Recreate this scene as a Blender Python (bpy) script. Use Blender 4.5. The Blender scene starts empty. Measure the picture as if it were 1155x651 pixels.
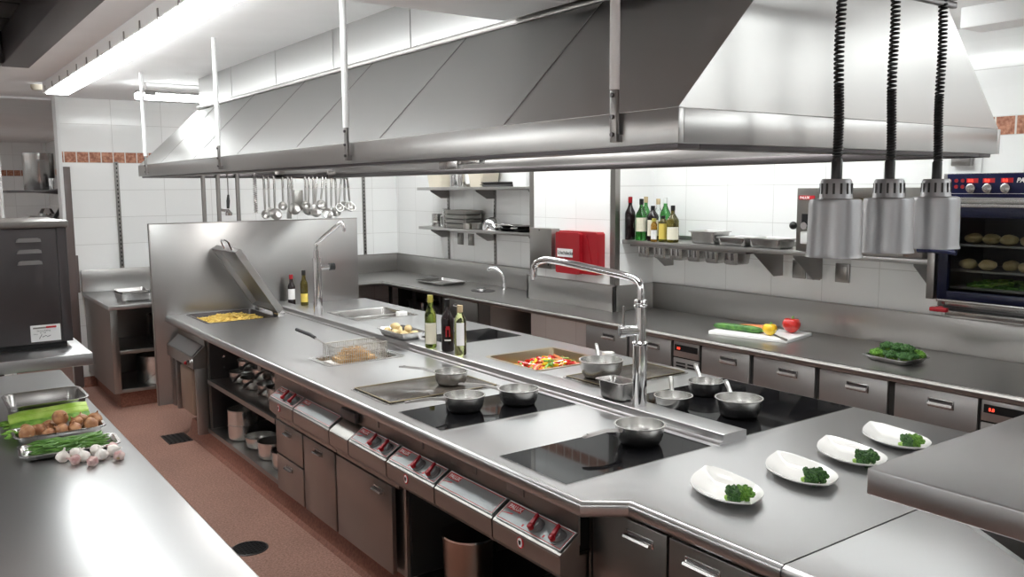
import bpy, bmesh, math, random
from mathutils import Vector, Matrix, noise
random.seed(7)
PI = math.pi
C = bpy.context.scene.collection
sc = bpy.context.scene

# ------------------------------------------------------------------ materials
def newmat(name):
    m = bpy.data.materials.new(name); m.use_nodes = True
    nt = m.node_tree; b = nt.nodes['Principled BSDF']
    return m, nt, b
def plain(name, col, rough=.5, metal=0, trans=0, ior=1.45, emit=None, es=1, coat=0, alpha=1):
    m, nt, b = newmat(name)
    b.inputs['Base Color'].default_value = (*col, 1)
    b.inputs['Roughness'].default_value = rough
    b.inputs['Metallic'].default_value = metal
    b.inputs['Transmission Weight'].default_value = trans
    b.inputs['IOR'].default_value = ior
    b.inputs['Coat Weight'].default_value = coat
    if emit:
        b.inputs['Emission Color'].default_value = (*emit, 1)
        b.inputs['Emission Strength'].default_value = es
    return m
def steel(name, col, rough, stretch=(1, 1, 1), var=.08, colvar=.06, scale=60):
    """brushed stainless: metal with fine stretched roughness variation and large soft wear"""
    m, nt, b = newmat(name); N = nt.nodes; L = nt.links
    tc = N.new('ShaderNodeTexCoord')
    n2 = N.new('ShaderNodeTexNoise'); n2.inputs['Scale'].default_value = 1.3; n2.inputs['Detail'].default_value = 0
    L.new(tc.outputs['Object'], n2.inputs['Vector'])
    mr = N.new('ShaderNodeMapRange'); mr.clamp = False; mr.inputs['From Min'].default_value = 0; mr.inputs['From Max'].default_value = 1
    mr.inputs['To Min'].default_value = rough - var * .5; mr.inputs['To Max'].default_value = rough + var * .5
    L.new(n2.outputs['Fac'], mr.inputs['Value']); L.new(mr.outputs[0], b.inputs['Roughness'])
    b.inputs['Base Color'].default_value = (*[c * .88 for c in col], 1)
    b.inputs['Metallic'].default_value = 1
    return m
def noisecol(name, c1, c2, scale, rough=.5, bump=0, lo=.35, hi=.65, detail=4, coat=0, sss=0):
    m, nt, b = newmat(name); N = nt.nodes; L = nt.links
    tc = N.new('ShaderNodeTexCoord'); n = N.new('ShaderNodeTexNoise'); n.inputs['Scale'].default_value = scale
    n.inputs['Detail'].default_value = detail
    L.new(tc.outputs['Object'], n.inputs['Vector'])
    r = N.new('ShaderNodeValToRGB'); r.color_ramp.elements[0].position = lo; r.color_ramp.elements[1].position = hi
    r.color_ramp.elements[0].color = (*c1, 1); r.color_ramp.elements[1].color = (*c2, 1)
    L.new(n.outputs['Fac'], r.inputs['Fac']); L.new(r.outputs[0], b.inputs['Base Color'])
    b.inputs['Roughness'].default_value = rough; b.inputs['Coat Weight'].default_value = coat
    if bump:
        bp = N.new('ShaderNodeBump'); bp.inputs['Strength'].default_value = bump; bp.inputs['Distance'].default_value = .01
        L.new(n.outputs['Fac'], bp.inputs['Height']); L.new(bp.outputs[0], b.inputs['Normal'])
    return m
def tiles(name, axis, off, white=(.93, .93, .925), band=True, w=.40):
    """white glazed wall tiles .40 x .255 with one course of small terracotta tiles"""
    m, nt, b = newmat(name); N = nt.nodes; L = nt.links
    def M(op, a, bb=None, c=None):
        n = N.new('ShaderNodeMath'); n.operation = op
        for i, v in enumerate((a, bb, c)):
            if v is None: continue
            if isinstance(v, (int, float)): n.inputs[i].default_value = v
            else: L.new(v, n.inputs[i])
        return n.outputs[0]
    tc = N.new('ShaderNodeTexCoord'); sp = N.new('ShaderNodeSeparateXYZ'); L.new(tc.outputs['Object'], sp.inputs[0])
    h = sp.outputs[axis]; z = sp.outputs[2]
    def line(v, period, o, g):
        t = M('DIVIDE', M('SUBTRACT', v, o), period); fr = M('FRACT', t)
        d = M('MULTIPLY', M('MINIMUM', fr, M('SUBTRACT', 1.0, fr)), period)
        return M('LESS_THAN', d, g), M('FLOOR', t)
    lo, idz1 = line(z, .255, 2.11 - .255 * 20, .0022)
    up, idz2 = line(z, .255, 2.21 - .255 * 20, .0022)
    v1, idh = line(h, w, off, .0022)
    above = M('GREATER_THAN', z, 2.21); inband = M('MULTIPLY', M('GREATER_THAN', z, 2.112), M('LESS_THAN', z, 2.208))
    if not band: inband = M('MULTIPLY', inband, 0.0)
    hl = M('ADD', M('MULTIPLY', up, above), M('MULTIPLY', lo, M('SUBTRACT', 1.0, above)))
    grout = M('MAXIMUM', hl, v1)
    b1, _ = line(h, .105, off, .005)
    gb = M('MULTIPLY', b1, 1.0)
    wn = N.new('ShaderNodeTexWhiteNoise'); wn.noise_dimensions = '2D'; cb = N.new('ShaderNodeCombineXYZ')
    L.new(idh, cb.inputs[0]); L.new(idz1, cb.inputs[1]); L.new(cb.outputs[0], wn.inputs['Vector'])
    vm = N.new('ShaderNodeVectorMath'); vm.operation = 'SCALE'; vm.inputs[0].default_value = white
    L.new(M('ADD', .97, M('MULTIPLY', wn.outputs['Value'], .04)), vm.inputs['Scale'])
    nz = N.new('ShaderNodeTexNoise'); nz.inputs['Scale'].default_value = 45; nz.inputs['Detail'].default_value = 4
    L.new(tc.outputs['Object'], nz.inputs['Vector'])
    rp = N.new('ShaderNodeValToRGB'); rp.color_ramp.elements[0].position = .35; rp.color_ramp.elements[1].position = .7
    rp.color_ramp.elements[0].color = (.30, .10, .055, 1); rp.color_ramp.elements[1].color = (.62, .30, .19, 1)
    L.new(nz.outputs['Fac'], rp.inputs['Fac'])
    def mix(f, a, bb):
        n = N.new('ShaderNodeMix'); n.data_type = 'RGBA'; L.new(f, n.inputs[0])
        for i, v in ((6, a), (7, bb)):
            if isinstance(v, tuple): n.inputs[i].default_value = (*v, 1)
            else: L.new(v, n.inputs[i])
        return n.outputs[2]
    base = mix(grout, vm.outputs[0], (.66, .65, .64))
    bandc = mix(gb, rp.outputs[0], (.72, .68, .63))
    L.new(mix(inband, base, bandc), b.inputs['Base Color'])
    g2 = M('MULTIPLY', grout, M('SUBTRACT', 1.0, inband))
    L.new(M('ADD', M('ADD', .13, M('MULTIPLY', g2, .5)), M('MULTIPLY', inband, .35)), b.inputs['Roughness'])
    bp = N.new('ShaderNodeBump'); bp.inputs['Strength'].default_value = .5; bp.inputs['Distance'].default_value = .002
    L.new(M('SUBTRACT', 1.0, g2), bp.inputs['Height']); L.new(bp.outputs[0], b.inputs['Normal'])
    return m

M_ = {}
M_['top'] = steel('brushed_worktop', (.52, .52, .525), .32, (3, 40, 3), .04, .03, 12)
M_['topR'] = steel('brushed_rear_worktop', (.50, .49, .48), .34, (3, 40, 3), .05, .05, 12)
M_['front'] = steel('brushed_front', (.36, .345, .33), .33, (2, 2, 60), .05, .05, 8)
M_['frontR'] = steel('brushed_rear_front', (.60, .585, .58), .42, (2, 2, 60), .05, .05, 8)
M_['hood'] = steel('hood_sheet', (.56, .555, .55), .29, (3, 3, 30), .03, .03, 8)
M_['dark_steel'] = steel('dark_steel', (.15, .14, .145), .36, (2, 2, 30), .05, .05, 8)
M_['frame'] = steel('frame_steel', (.36, .345, .335), .35, (20, 20, 2), .05, .05, 8)
M_['pan'] = steel('pan_steel', (.66, .655, .64), .27, (1, 1, 8), .06, .04, 30)
M_['pan_in'] = steel('pan_interior', (.68, .66, .62), .30, (1, 1, 8), .06, .04, 30)
M_['gn'] = steel('container_steel', (.62, .61, .60), .24, (1, 1, 1), .06, .05, 30)
M_['dull'] = steel('dull_tray', (.38, .37, .35), .38, (1, 1, 1), .06, .05, 30)
M_['lamp'] = steel('brushed_aluminium', (.36, .36, .37), .42, (1, 1, 40), .06, .03, 10)
M_['chrome'] = plain('chrome', (.78, .78, .79), .07, 1)
M_['white_paint'] = plain('white_paint', (.85, .85, .85), .45)
M_['ceil'] = noisecol('ceiling_paint', (.86, .86, .865), (.89, .89, .895), 3, .7)
M_['black'] = plain('black_plastic', (.012, .012, .013), .35)
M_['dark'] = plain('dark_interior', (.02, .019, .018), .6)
M_['glassblack'] = plain('ceran_glass', (.006, .006, .007), .04, 0, ior=1.3)
M_['glassblack'].node_tree.nodes['Principled BSDF'].inputs['Specular IOR Level'].default_value = .07
M_['red'] = plain('red_plastic', (.33, .009, .016), .35)
M_['redline'] = plain('red_print', (.55, .02, .03), .4)
M_['whiteline'] = plain('white_print', (.85, .85, .85), .4)
M_['greyplate'] = plain('panel_plate', (.30, .315, .32), .40, .35)
M_['knob'] = plain('knob_grey', (.13, .13, .135), .25)
M_['ceramic'] = plain('white_porcelain', (.90, .90, .88), .12, coat=.3)
M_['board'] = plain('white_polyethylene', (.88, .88, .87), .4)
M_['blue'] = plain('blue_enamel', (.009, .012, .055), .25)
M_['led'] = plain('red_display', (.5, .02, .02), .3, emit=(1, .06, .03), es=1.3)
M_['glass'] = plain('clear_glass', (.95, .97, .96), .02, trans=1)
M_['ovenglass'] = plain('smoked_oven_glass', (.60, .62, .62), .02, trans=1, ior=1.15)
M_['gglass'] = plain('green_glass', (.22, .30, .05), .03, trans=1)
M_['gglass2'] = plain('bright_green_glass', (.10, .42, .10), .03, trans=1)
M_['oglass'] = plain('olive_glass', (.20, .16, .02), .05, trans=.8)
M_['yglass'] = plain('pale_wine_glass', (.72, .76, .36), .02, trans=1)
M_['dglass'] = plain('dark_wine_glass', (.012, .007, .008), .06)
M_['amber'] = plain('amber_oil', (.55, .30, .03), .05, trans=.7)
M_['label'] = plain('cream_paper', (.78, .74, .60), .6)
M_['labelw'] = plain('white_paper', (.82, .82, .82), .6)
M_['labely'] = plain('yellow_paper', (.75, .58, .12), .6)
M_['cork'] = plain('tan_cork', (.55, .42, .25), .7)
M_['gold'] = plain('gold_foil', (.55, .50, .12), .3, .3)
M_['floor'] = None
M_['terra'] = noisecol('cove_terracotta', (.20, .075, .05), (.30, .125, .085), 60, .5)
M_['onion'] = noisecol('onion_skin', (.27, .10, .04), (.52, .27, .13), 30, .35, .1)
M_['garlic'] = noisecol('garlic_skin', (.84, .82, .78), (.72, .64, .60), 18, .5, .2)
M_['garlic2'] = noisecol('purple_garlic_skin', (.42, .20, .20), (.72, .58, .54), 25, .5, .2)
M_['root'] = plain('dry_root', (.52, .38, .22), .8)
M_['celery'] = noisecol('celery_rib', (.36, .60, .07), (.60, .78, .22), 14, .4, .1)
M_['leaf'] = noisecol('celery_leaf', (.10, .26, .03), (.26, .46, .08), 40, .5, .2)
M_['bean'] = noisecol('green_bean', (.05, .15, .02), (.15, .32, .06), 30, .4)
M_['broc'] = noisecol('broccoli_head', (.012, .055, .012), (.06, .17, .03), 160, .6, .5)
M_['broc2'] = noisecol('broccoli_bright_head', (.05, .16, .012), (.17, .36, .04), 160, .6, .5)
M_['brocstem'] = noisecol('broccoli_stem', (.25, .45, .06), (.40, .58, .14), 30, .5)
M_['potato'] = noisecol('potato_skin', (.55, .40, .17), (.78, .62, .33), 14, .5, .1)
M_['fries'] = noisecol('golden_noodles', (.72, .48, .10), (.90, .70, .22), 40, .5)
M_['fry2'] = noisecol('fried_strips', (.48, .28, .10), (.75, .52, .25), 40, .5)
M_['pepr'] = noisecol('red_pepper', (.50, .01, .01), (.75, .03, .015), 6, .15, coat=.5)
M_['pepy'] = noisecol('yellow_pepper', (.85, .50, .01), (.95, .68, .02), 6, .15, coat=.5)
M_['zuc'] = noisecol('zucchini_skin', (.03, .12, .02), (.10, .26, .04), 30, .35)
M_['carrot'] = noisecol('carrot_skin', (.70, .20, .06), (.85, .35, .14), 20, .45)
M_['green'] = plain('pepper_stem', (.10, .30, .05), .5)
M_['griddle'] = noisecol('griddle_plate', (.03, .024, .02), (.07, .058, .048), 5, .22)
M_['griddle'].node_tree.nodes['Principled BSDF'].inputs['Specular IOR Level'].default_value = .3
M_['brown_edge'] = plain('burnished_edge', (.20, .16, .08), .35, .8)
M_['duct_paint'] = plain('grey_duct_paint', (.50, .50, .49), .45)
M_['jamb'] = plain('brown_jamb_guard', (.13, .10, .095), .4)
M_['panel'] = steel('splash_sheet', (.46, .455, .45), .30)
M_['navy'] = plain('navy_door_enamel', (.004, .006, .024), .25)
M_['back_paint'] = plain('grey_wall_paint', (.26, .26, .26), .6)
M_['bin'] = plain('copper_bin', (.42, .31, .26), .3, 1)
M_['bronze'] = plain('bronze_steel', (.50, .42, .30), .28, 1)
M_['beige'] = plain('beige_container', (.62, .56, .46), .5)
M_['brown_tub'] = plain('brown_tub', (.22, .15, .11), .4)
M_['wire'] = plain('thin_wire', (.55, .54, .52), .3, 1)
M_['tube_light'] = plain('tube_diffuser', (1, 1, 1), .5, emit=(.955, 1.0, .985), es=6.2)
M_['tube_fill'] = plain('fill_tube_diffuser', (1, 1, 1), .5, emit=(.955, 1.0, .985), es=6.5)  # diffuser of the added fill strips that are out of sight
M_['tube_soft'] = plain('soft_tube_diffuser', (1, 1, 1), .5, emit=(.955, 1.0, .985), es=3)
M_['hood_light'] = plain('hood_diffuser', (1, 1, 1), .5, emit=(1.0, .98, .95), es=5)

def floor_mat():
    m, nt, b = newmat('quartz_floor'); N = nt.nodes; L = nt.links
    tc = N.new('ShaderNodeTexCoord')
    n = N.new('ShaderNodeTexNoise'); n.inputs['Scale'].default_value = 85; n.inputs['Detail'].default_value = 5; n.inputs['Roughness'].default_value = .8
    n2 = N.new('ShaderNodeTexNoise'); n2.inputs['Scale'].default_value = 1.6; n2.inputs['Detail'].default_value = 4
    L.new(tc.outputs['Object'], n.inputs['Vector']); L.new(tc.outputs['Object'], n2.inputs['Vector'])
    r = N.new('ShaderNodeValToRGB'); e = r.color_ramp.elements
    e[0].position = .35; e[0].color = (.22, .098, .072, 1); e[1].position = .66; e[1].color = (.60, .36, .29, 1)
    L.new(n.outputs['Fac'], r.inputs['Fac'])
    mr = N.new('ShaderNodeMapRange'); mr.inputs['From Min'].default_value = .3; mr.inputs['From Max'].default_value = .7
    mr.inputs['To Min'].default_value = .86; mr.inputs['To Max'].default_value = 1.08; L.new(n2.outputs['Fac'], mr.inputs['Value'])
    v = N.new('ShaderNodeVectorMath'); v.operation = 'SCALE'; L.new(r.outputs[0], v.inputs[0]); L.new(mr.outputs[0], v.inputs['Scale'])
    L.new(v.outputs[0], b.inputs['Base Color']); b.inputs['Roughness'].default_value = .45
    bp = N.new('ShaderNodeBump'); bp.inputs['Strength'].default_value = .15; bp.inputs['Distance'].default_value = .003
    L.new(n.outputs['Fac'], bp.inputs['Height']); L.new(bp.outputs[0], b.inputs['Normal'])
    return m
M_['floor'] = floor_mat()
M_['tile_x'] = tiles('wall_tiles_far', 0, 1.74, w=.45)
M_['tile_y'] = tiles('wall_tiles_right', 1, 2.905, w=.395)

# ------------------------------------------------------------------ mesh building
class MB:
    def __init__(s): s.bm = bmesh.new(); s.mats = []; s.mi = 0; s.round = False
    def use(s, m):
        if m not in s.mats: s.mats.append(m)
        s.mi = s.mats.index(m); return s
    def _f(s, vs):
        try:
            f = s.bm.faces.new(vs); f.material_index = s.mi; return f
        except ValueError: return None
    def quad(s, *p):
        return s._f([s.bm.verts.new(q) for q in p])
    def box(s, x0, x1, y0, y1, z0, z1, bev=0, seg=2):
        v = [s.bm.verts.new((x, y, z)) for x in (x0, x1) for y in (y0, y1) for z in (z0, z1)]
        fs = [s._f([v[i] for i in q]) for q in ((0, 1, 3, 2), (4, 6, 7, 5), (0, 4, 5, 1), (2, 3, 7, 6), (0, 2, 6, 4), (1, 5, 7, 3))]
        if bev:
            es = set(e for f in fs for e in f.edges)
            bmesh.ops.bevel(s.bm, geom=list(es), offset=bev, segments=seg, profile=.5, affect='EDGES', material=s.mi)
        return s
    def prism(s, poly, fn, a, b):
        """extrude 2-D polygon; fn(u,v,w) -> point"""
        A = [s.bm.verts.new(fn(u, v, a)) for u, v in poly]; B = [s.bm.verts.new(fn(u, v, b)) for u, v in poly]
        n = len(poly); s._f(A[::-1]); s._f(B)
        for i in range(n): s._f([A[i], A[(i + 1) % n], B[(i + 1) % n], B[i]])
        return s
    def rings(s, rs, cap0=True, cap1=True, closed=True):
        s.round = True
        V = [[s.bm.verts.new(p) for p in r] for r in rs]
        for a, b in zip(V, V[1:]):
            n = len(a)
            for i in range(n if closed else n - 1):
                s._f([a[i], a[(i + 1) % n], b[(i + 1) % n], b[i]])
        if cap0: s._f(V[0][::-1])
        if cap1: s._f(V[-1])
        return s
    def tube(s, pts, r, n=10, cap=True):
        P = [Vector(p) for p in pts]; rr = r if isinstance(r, (list, tuple)) else [r] * len(P)
        T = []
        for i in range(len(P)):
            a = P[max(i - 1, 0)]; b = P[min(i + 1, len(P) - 1)]; T.append((b - a).normalized())
        up = Vector((0, 0, 1)) if abs(T[0].z) < .9 else Vector((1, 0, 0))
        u = T[0].cross(up).normalized(); R = []
        for i, p in enumerate(P):
            u = (u - T[i] * u.dot(T[i])).normalized(); w = T[i].cross(u)
            R.append([p + (u * math.cos(2 * PI * k / n) + w * math.sin(2 * PI * k / n)) * rr[i] for k in range(n)])
        return s.rings(R, cap, cap)
    def lathe(s, prof, c=(0, 0, 0), n=24, rot=None, sx=1, sy=1, a0=0, a1=2 * PI):
        c = Vector(c); full = abs(a1 - a0 - 2 * PI) < 1e-6; k = n if full else n + 1
        R = []
        for r, z in prof:
            ring = []
            for i in range(k):
                a = a0 + (a1 - a0) * i / n
                p = Vector((max(r, 1e-5) * math.cos(a) * sx, max(r, 1e-5) * math.sin(a) * sy, z))
                if rot: p = rot @ p
                ring.append(c + p)
            R.append(ring)
        return s.rings(R, full, full, full)
    def cyl(s, p0, p1, r, n=16): return s.tube([p0, p1], r, n)
    def blob(s, c, r, amp=.1, freq=8, sub=3, sc=(1, 1, 1), rot=None, seed=0):
        s.round = True
        res = bmesh.ops.create_icosphere(s.bm, subdivisions=sub, radius=1)
        o = Vector((seed * 3.1, seed * 1.7, seed * .9))
        for v in res['verts']:
            d = v.co.copy(); k = 1 + amp * noise.noise(d * freq + o)
            p = Vector((d.x * sc[0], d.y * sc[1], d.z * sc[2])) * r * k
            if rot: p = rot @ p
            v.co = Vector(c) + p
            for f in v.link_faces: f.material_index = s.mi
        return s
    def build(s, name, mat=None, parent=None, smooth=None, recalc=True):
        if smooth is None: smooth = 40 if s.round else 24
        if recalc: bmesh.ops.recalc_face_normals(s.bm, faces=s.bm.faces)
        me = bpy.data.meshes.new(name)
        off = Vector((0, 0, 0)); q = parent
        while q: off += Vector(q.location); q = q.parent
        if off.length: bmesh.ops.translate(s.bm, verts=s.bm.verts, vec=-off)
        s.bm.to_mesh(me); s.bm.free()
        if s.mats:
            for m in s.mats: me.materials.append(M_[m])
        else: me.materials.append(M_[mat])
        if smooth:
            me.shade_smooth(); me.set_sharp_from_angle(angle=math.radians(smooth))
        o = bpy.data.objects.new(name, me); C.objects.link(o)
        if parent: o.parent = parent
        return o
def box(*a, **k): return MB().box(*a, **k)

def tag(o, label, cat, group=None, kind=None):
    o['label'] = label; o['category'] = cat
    if group: o['group'] = group
    if kind: o['kind'] = kind
    return o
def thing(name, label, cat, loc=(0, 0, 0), group=None):
    o = bpy.data.objects.new(name, None); C.objects.link(o); o.location = loc; o.empty_display_size = .05
    return tag(o, label, cat, group)
def struct(o): o['kind'] = 'structure'; return o
def recenter(o, c):
    """move a top-level mesh's origin to c without moving the mesh"""
    o.data.transform(Matrix.Translation(-Vector(c))); o.location = c; return o
def dup(root, loc=None, rotz=None, label=None, group=None):
    r = root.copy(); C.objects.link(r)
    if loc is not None: r.location = loc
    if rotz is not None: r.rotation_euler = (0, 0, rotz)
    if label: r['label'] = label
    if group: r['group'] = group
    for ch in list(root.children):
        c = ch.copy(); C.objects.link(c); c.parent = r
        for g in list(ch.children):
            d = g.copy(); C.objects.link(d); d.parent = c
    return r
def text(body, size, org, right, up, mat, parent, name='lettering', bold=0, shear=0, align='LEFT'):
    cu = bpy.data.curves.new('t', 'FONT'); cu.body = body; cu.size = size; cu.extrude = .0004; cu.offset = bold; cu.shear = shear; cu.align_x = align
    t = bpy.data.objects.new('t', cu); C.objects.link(t)
    dg = bpy.context.evaluated_depsgraph_get(); dg.update()
    me = bpy.data.meshes.new_from_object(t.evaluated_get(dg))
    bpy.data.objects.remove(t); bpy.data.curves.remove(cu)
    r = Vector(right).normalized(); u = Vector(up).normalized(); w = r.cross(u)
    m = Matrix((r, u, w)).transposed().to_4x4(); m.translation = Vector(org)
    me.transform(m)
    off = Vector((0, 0, 0)); q = parent
    while q: off += Vector(q.location); q = q.parent
    me.transform(Matrix.Translation(-off))
    me.materials.clear(); me.materials.append(M_[mat])
    o = bpy.data.objects.new(name, me); C.objects.link(o)
    if parent: o.parent = parent
    return o

def rr(cx, cy, hw, hl, r, z, n=4):
    pts = []
    for (sx, sy, a) in ((1, 1, 0), (-1, 1, PI / 2), (-1, -1, PI), (1, -1, 1.5 * PI)):
        for i in range(n + 1):
            t = a + PI / 2 * i / n
            pts.append(Vector((cx + sx * (hw - r) + r * math.cos(t), cy + sy * (hl - r) + r * math.sin(t), z)))
    return pts
def tray_mb(hw, hl, depth, rim=.012, r=.03, taper=.012, mat_in=None):
    """gastronorm style container, origin at the centre of its underside"""
    m = MB(); t = .0015
    R = [rr(0, 0, hw - rim - taper - .008, hl - rim - taper - .008, r * .6, 0), rr(0, 0, hw - rim - taper, hl - rim - taper, r * .8, .006),
         rr(0, 0, hw - rim, hl - rim, r * .9, depth - .006), rr(0, 0, hw, hl, r, depth - .004), rr(0, 0, hw, hl, r, depth),
         rr(0, 0, hw - rim + .002, hl - rim + .002, r * .9, depth), rr(0, 0, hw - rim - t, hl - rim - t, r * .85, depth - .006),
         rr(0, 0, hw - rim - taper - t, hl - rim - taper - t, r * .75, .008), rr(0, 0, hw - rim - taper - .01, hl - rim - taper - .01, r * .5, .002)]
    m.rings(R); return m
def tray(name, label, cat, x, y, z, hw, hl, depth, rot=0, mat='gn', group=None, **k):
    o = tray_mb(hw, hl, depth, **k).build(name, mat)
    o.location = (x, y, z); o.rotation_euler = (0, 0, rot)
    if label: tag(o, label, cat, group)
    return o

# ------------------------------------------------------------------ the room
struct(box(-1.6, 7.5, -3, 17.2, -.05, 0).build('floor', 'floor'))
struct(box(-1.6, 7.5, -3, 9.0, 2.70, 2.78).build('ceiling', 'ceil'))
struct(box(4.84, 4.95, -3, 4.82, 0, 2.7).build('wall_right', 'tile_y'))
struct(box(4.43, 4.95, 4.82, 5.88, 0, 2.7).build('wall_pier', 'tile_y'))
struct(box(4.75, 4.95, 5.88, 8.88, 0, 2.7).build('wall_right_far', 'tile_y'))
struct(box(1.29, 4.95, 8.88, 9.0, 0, 2.7).build('wall_far', 'tile_x'))
struct(box(-1.6, .80, 8.88, 9.0, 0, 2.7).build('wall_far_left', 'tile_x'))
struct(box(-1.7, -1.6, -3, 9.0, 0, 2.7).build('wall_left', 'tile_y'))
struct(box(-1.6, 7.5, -3.1, -3, 0, 2.7).build('wall_back', 'back_paint'))
# the room beyond the opening
struct(box(-1.6, 3.2, 9.0, 17.2, 2.68, 2.76).build('ceiling_beyond', 'ceil'))
struct(box(-1.6, 3.2, 17.0, 17.1, 0, 2.68).build('wall_beyond', 'tile_x'))
struct(box(2.25, 2.35, 9.0, 17.0, 0, 2.68).build('wall_beyond_right', 'tile_y'))
struct(box(-1.0, -.9, 9.0, 17.0, 0, 2.68).build('wall_beyond_left', 'tile_y'))
m = MB(); m.box(1.27, 1.30, 8.84, 9.02, 1.55, 2.70, .003); m.box(.78, .81, 8.84, 9.02, 0, 2.7, .003)
struct(m.build('trim_opening', 'white_paint'))
m = MB(); m.box(1.285, 1.36, 8.85, 8.90, 0.0, 2.07, .003); m.box(1.36, 1.38, 8.86, 8.89, .9, 1.25, .002)
struct(m.build('trim_jamb_guard', 'jamb'))
m = MB(); m.box(4.425, 4.432, 4.82, 4.868, .9, 2.66); m.box(4.425, 4.475, 4.813, 4.82, .9, 2.66)
struct(m.build('trim_pier_guard', 'front'))
m = MB(); m.box(4.425, 4.432, 5.83, 5.885, .9, 2.66)
struct(m.build('trim_pier_guard_far', 'front'))
# cove bases in floor material
struct(MB().prism([(0, 0), (0, .09), (-.012, .09), (-.03, .02), (-.06, 0)], lambda u, v, w: (w, 8.88 + u, v), 1.36, 4.75).build('baseboard_far', 'terra'))
struct(MB().prism([(0, 0), (0, .09), (-.012, .09), (-.03, .02), (-.06, 0)], lambda u, v, w: (4.43 + u, w, v), 4.9, 5.85).build('baseboard_right', 'terra'))
# plinth under the island
struct(MB().prism([(1.70, 0), (1.72, .02), (1.745, .12), (3.2, .12), (3.2, 0)], lambda u, v, w: (u, w, v), -.35, 6.62).build('trim_plinth', 'terra'))
# ceiling duct crossing in front of the hood
m = MB(); m.box(-1.2, 1.93, 1.1, 2.72, 2.475, 2.70, .003)
m.box(-1.2, 1.9, 1.4, 1.46, 2.465, 2.476); m.box(-1.2, 1.9, 2.3, 2.33, 2.467, 2.476)
tag(m.build('ceiling_duct', 'ceil'), 'flat steel ventilation duct crossing under the ceiling near the top edge', 'duct')

# drains
def drain(x, y, r, label):
    t = thing('floor_drain', label, 'drain', (x, y, 0), 'round floor drains')
    MB().lathe([(r, 0), (r, .003), (r - .01, .005), (r - .012, .001), (0, .001)], (x, y, 0), 32).build('rim', 'dark_steel', t)
    m = MB()
    for i in range(-4, 5):
        h = math.sqrt(max(0, (r - .012) ** 2 - (i * r / 5) ** 2))
        m.box(x + i * r / 5 - .004, x + i * r / 5 + .004, y - h, y + h, .001, .004)
        m.box(x - h, x + h, y + i * r / 5 - .004, y + i * r / 5 + .004, .001, .0035)
    m.build('grate', 'black', t)
drain(1.375, 4.26, .095, 'round black floor drain beside the left steel counter')
t = thing('floor_grate', 'small square dark floor grate under the far end of the island', 'drain', (1.6, 6.55, 0))
m = MB(); m.box(1.52, 1.69, 6.42, 6.68, 0, .004); m.build('frame', 'dark_steel', t)
m = MB()
for i in range(5): m.box(1.53 + i * .032, 1.543 + i * .032, 6.43, 6.67, .004, .008)
m.build('bars', 'black', t)

# ------------------------------------------------------------------ ceiling lights
def strip_light(x0, x1, y0, y1, label, drop=.09, group='long ceiling strip lights', alongy=True, mat='tube_light', hm='white_paint', skirt=False):
    t = thing('strip_light', label, 'light', ((x0 + x1) / 2, (y0 + y1) / 2, 2.7), group)
    zt = 2.70; zb = 2.70 - drop
    m = MB(); m.box(x0 + .01, x1 - .01, y0 + .01, y1 - .01, zb + .045, zt if zt - zb < .12 else zb + .07, .004)
    if zt - zb >= .12:
        for xx in (x0 + .08, x1 - .08): m.cyl((xx, (y0 + y1) / 2, zb + .06), (xx, (y0 + y1) / 2, zt), .006, 8)
    if skirt: m.box(x0 - .016, x0 - .003, y0, y1, zb + .012, 2.70, .002)
    m.build('housing', hm, t)
    d = box(x0, x1, y0, y1, zb, zb + .05, bev=.015, seg=3).build('diffuser', mat, t)
    n = max(2, int((y1 - y0) / .33)) if alongy else 2
    for i in range(n):
        if alongy:
            yy = y0 + .15 + i * (y1 - y0 - .3) / (n - 1)
            box(x0 - .021, x0 - .003, yy - .008, yy + .008, zb + .0, zb + .05).build('clip', 'frame', t)
        else:
            xx = x0 + .1 + i * (x1 - x0 - .2) / (n - 1)
            box(xx - .04, xx + .04, y0 - .006, y0 + .002, zb + .03, zb + .065).build('clip', 'frame', t)
    return t
strip_light(1.05, 1.22, 2.95, 7.75, 'long white strip light running along the ceiling at upper left', skirt=True)
t = strip_light(1.63, 2.30, 7.30, 7.40, 'short strip light crosswise near the far tiled wall', drop=.13, alongy=False, hm='frame')
strip_light(4.28, 4.46, -1.8, 1.2, 'added fill strip at the ceiling right of the camera, outside the frame', mat='tube_soft')  # added unseen strip, keeps light on the right wall
tag(box(4.27, 4.47, 1.22, 2.20, 2.60, 2.70, bev=.006).build('cable_duct', 'white_paint'), 'white boxed duct at the ceiling above the blue oven', 'duct')
strip_light(-1.35, -1.20, -2.0, 5.5, 'added fill strip hanging low along the left wall outside the frame', drop=.40, mat='tube_fill')  # added out of view, hung low to brighten the ceiling
strip_light(.9, 1.1, -2.8, -.4, 'strip light on the ceiling before the near hood end', mat='tube_soft')
strip_light(3.0, 3.2, -2.6, .5, 'strip light on the ceiling right of the near hood end', mat='tube_soft')
strip_light(3.85, 4.05, 2.3, 8.2, 'long added fill strip hidden behind the hood over the rear counter', mat='tube_fill')  # added, hidden by the hood, brightens the right wall tiles
strip_light(3.7, 3.9, -2.95, -1.0, 'added fill strip on the ceiling past the near end of the rear counter', mat='tube_soft')  # added off-frame to lift the near right wall
strip_light(-.5, -.3, 9.3, 11.6, 'added fill strip in the room beyond the opening', group='added fill strips beyond the opening', mat='tube_soft')  # added out of sight because the far room was too dark
strip_light(.6, .8, 13.2, 15.5, 'second added fill strip in the room beyond the opening', group='added fill strips beyond the opening', mat='tube_soft')  # further unseen strip added to brighten the far room
m = MB(); m.lathe([(0, 2.7), (.045, 2.7), (.045, 2.675), (.035, 2.66), (0, 2.655)], (1.02, 7.95, 0), 20)
tag(m.build('smoke_detector', 'beige'), 'small round smoke detector at the end of the strip light', 'detector')
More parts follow.
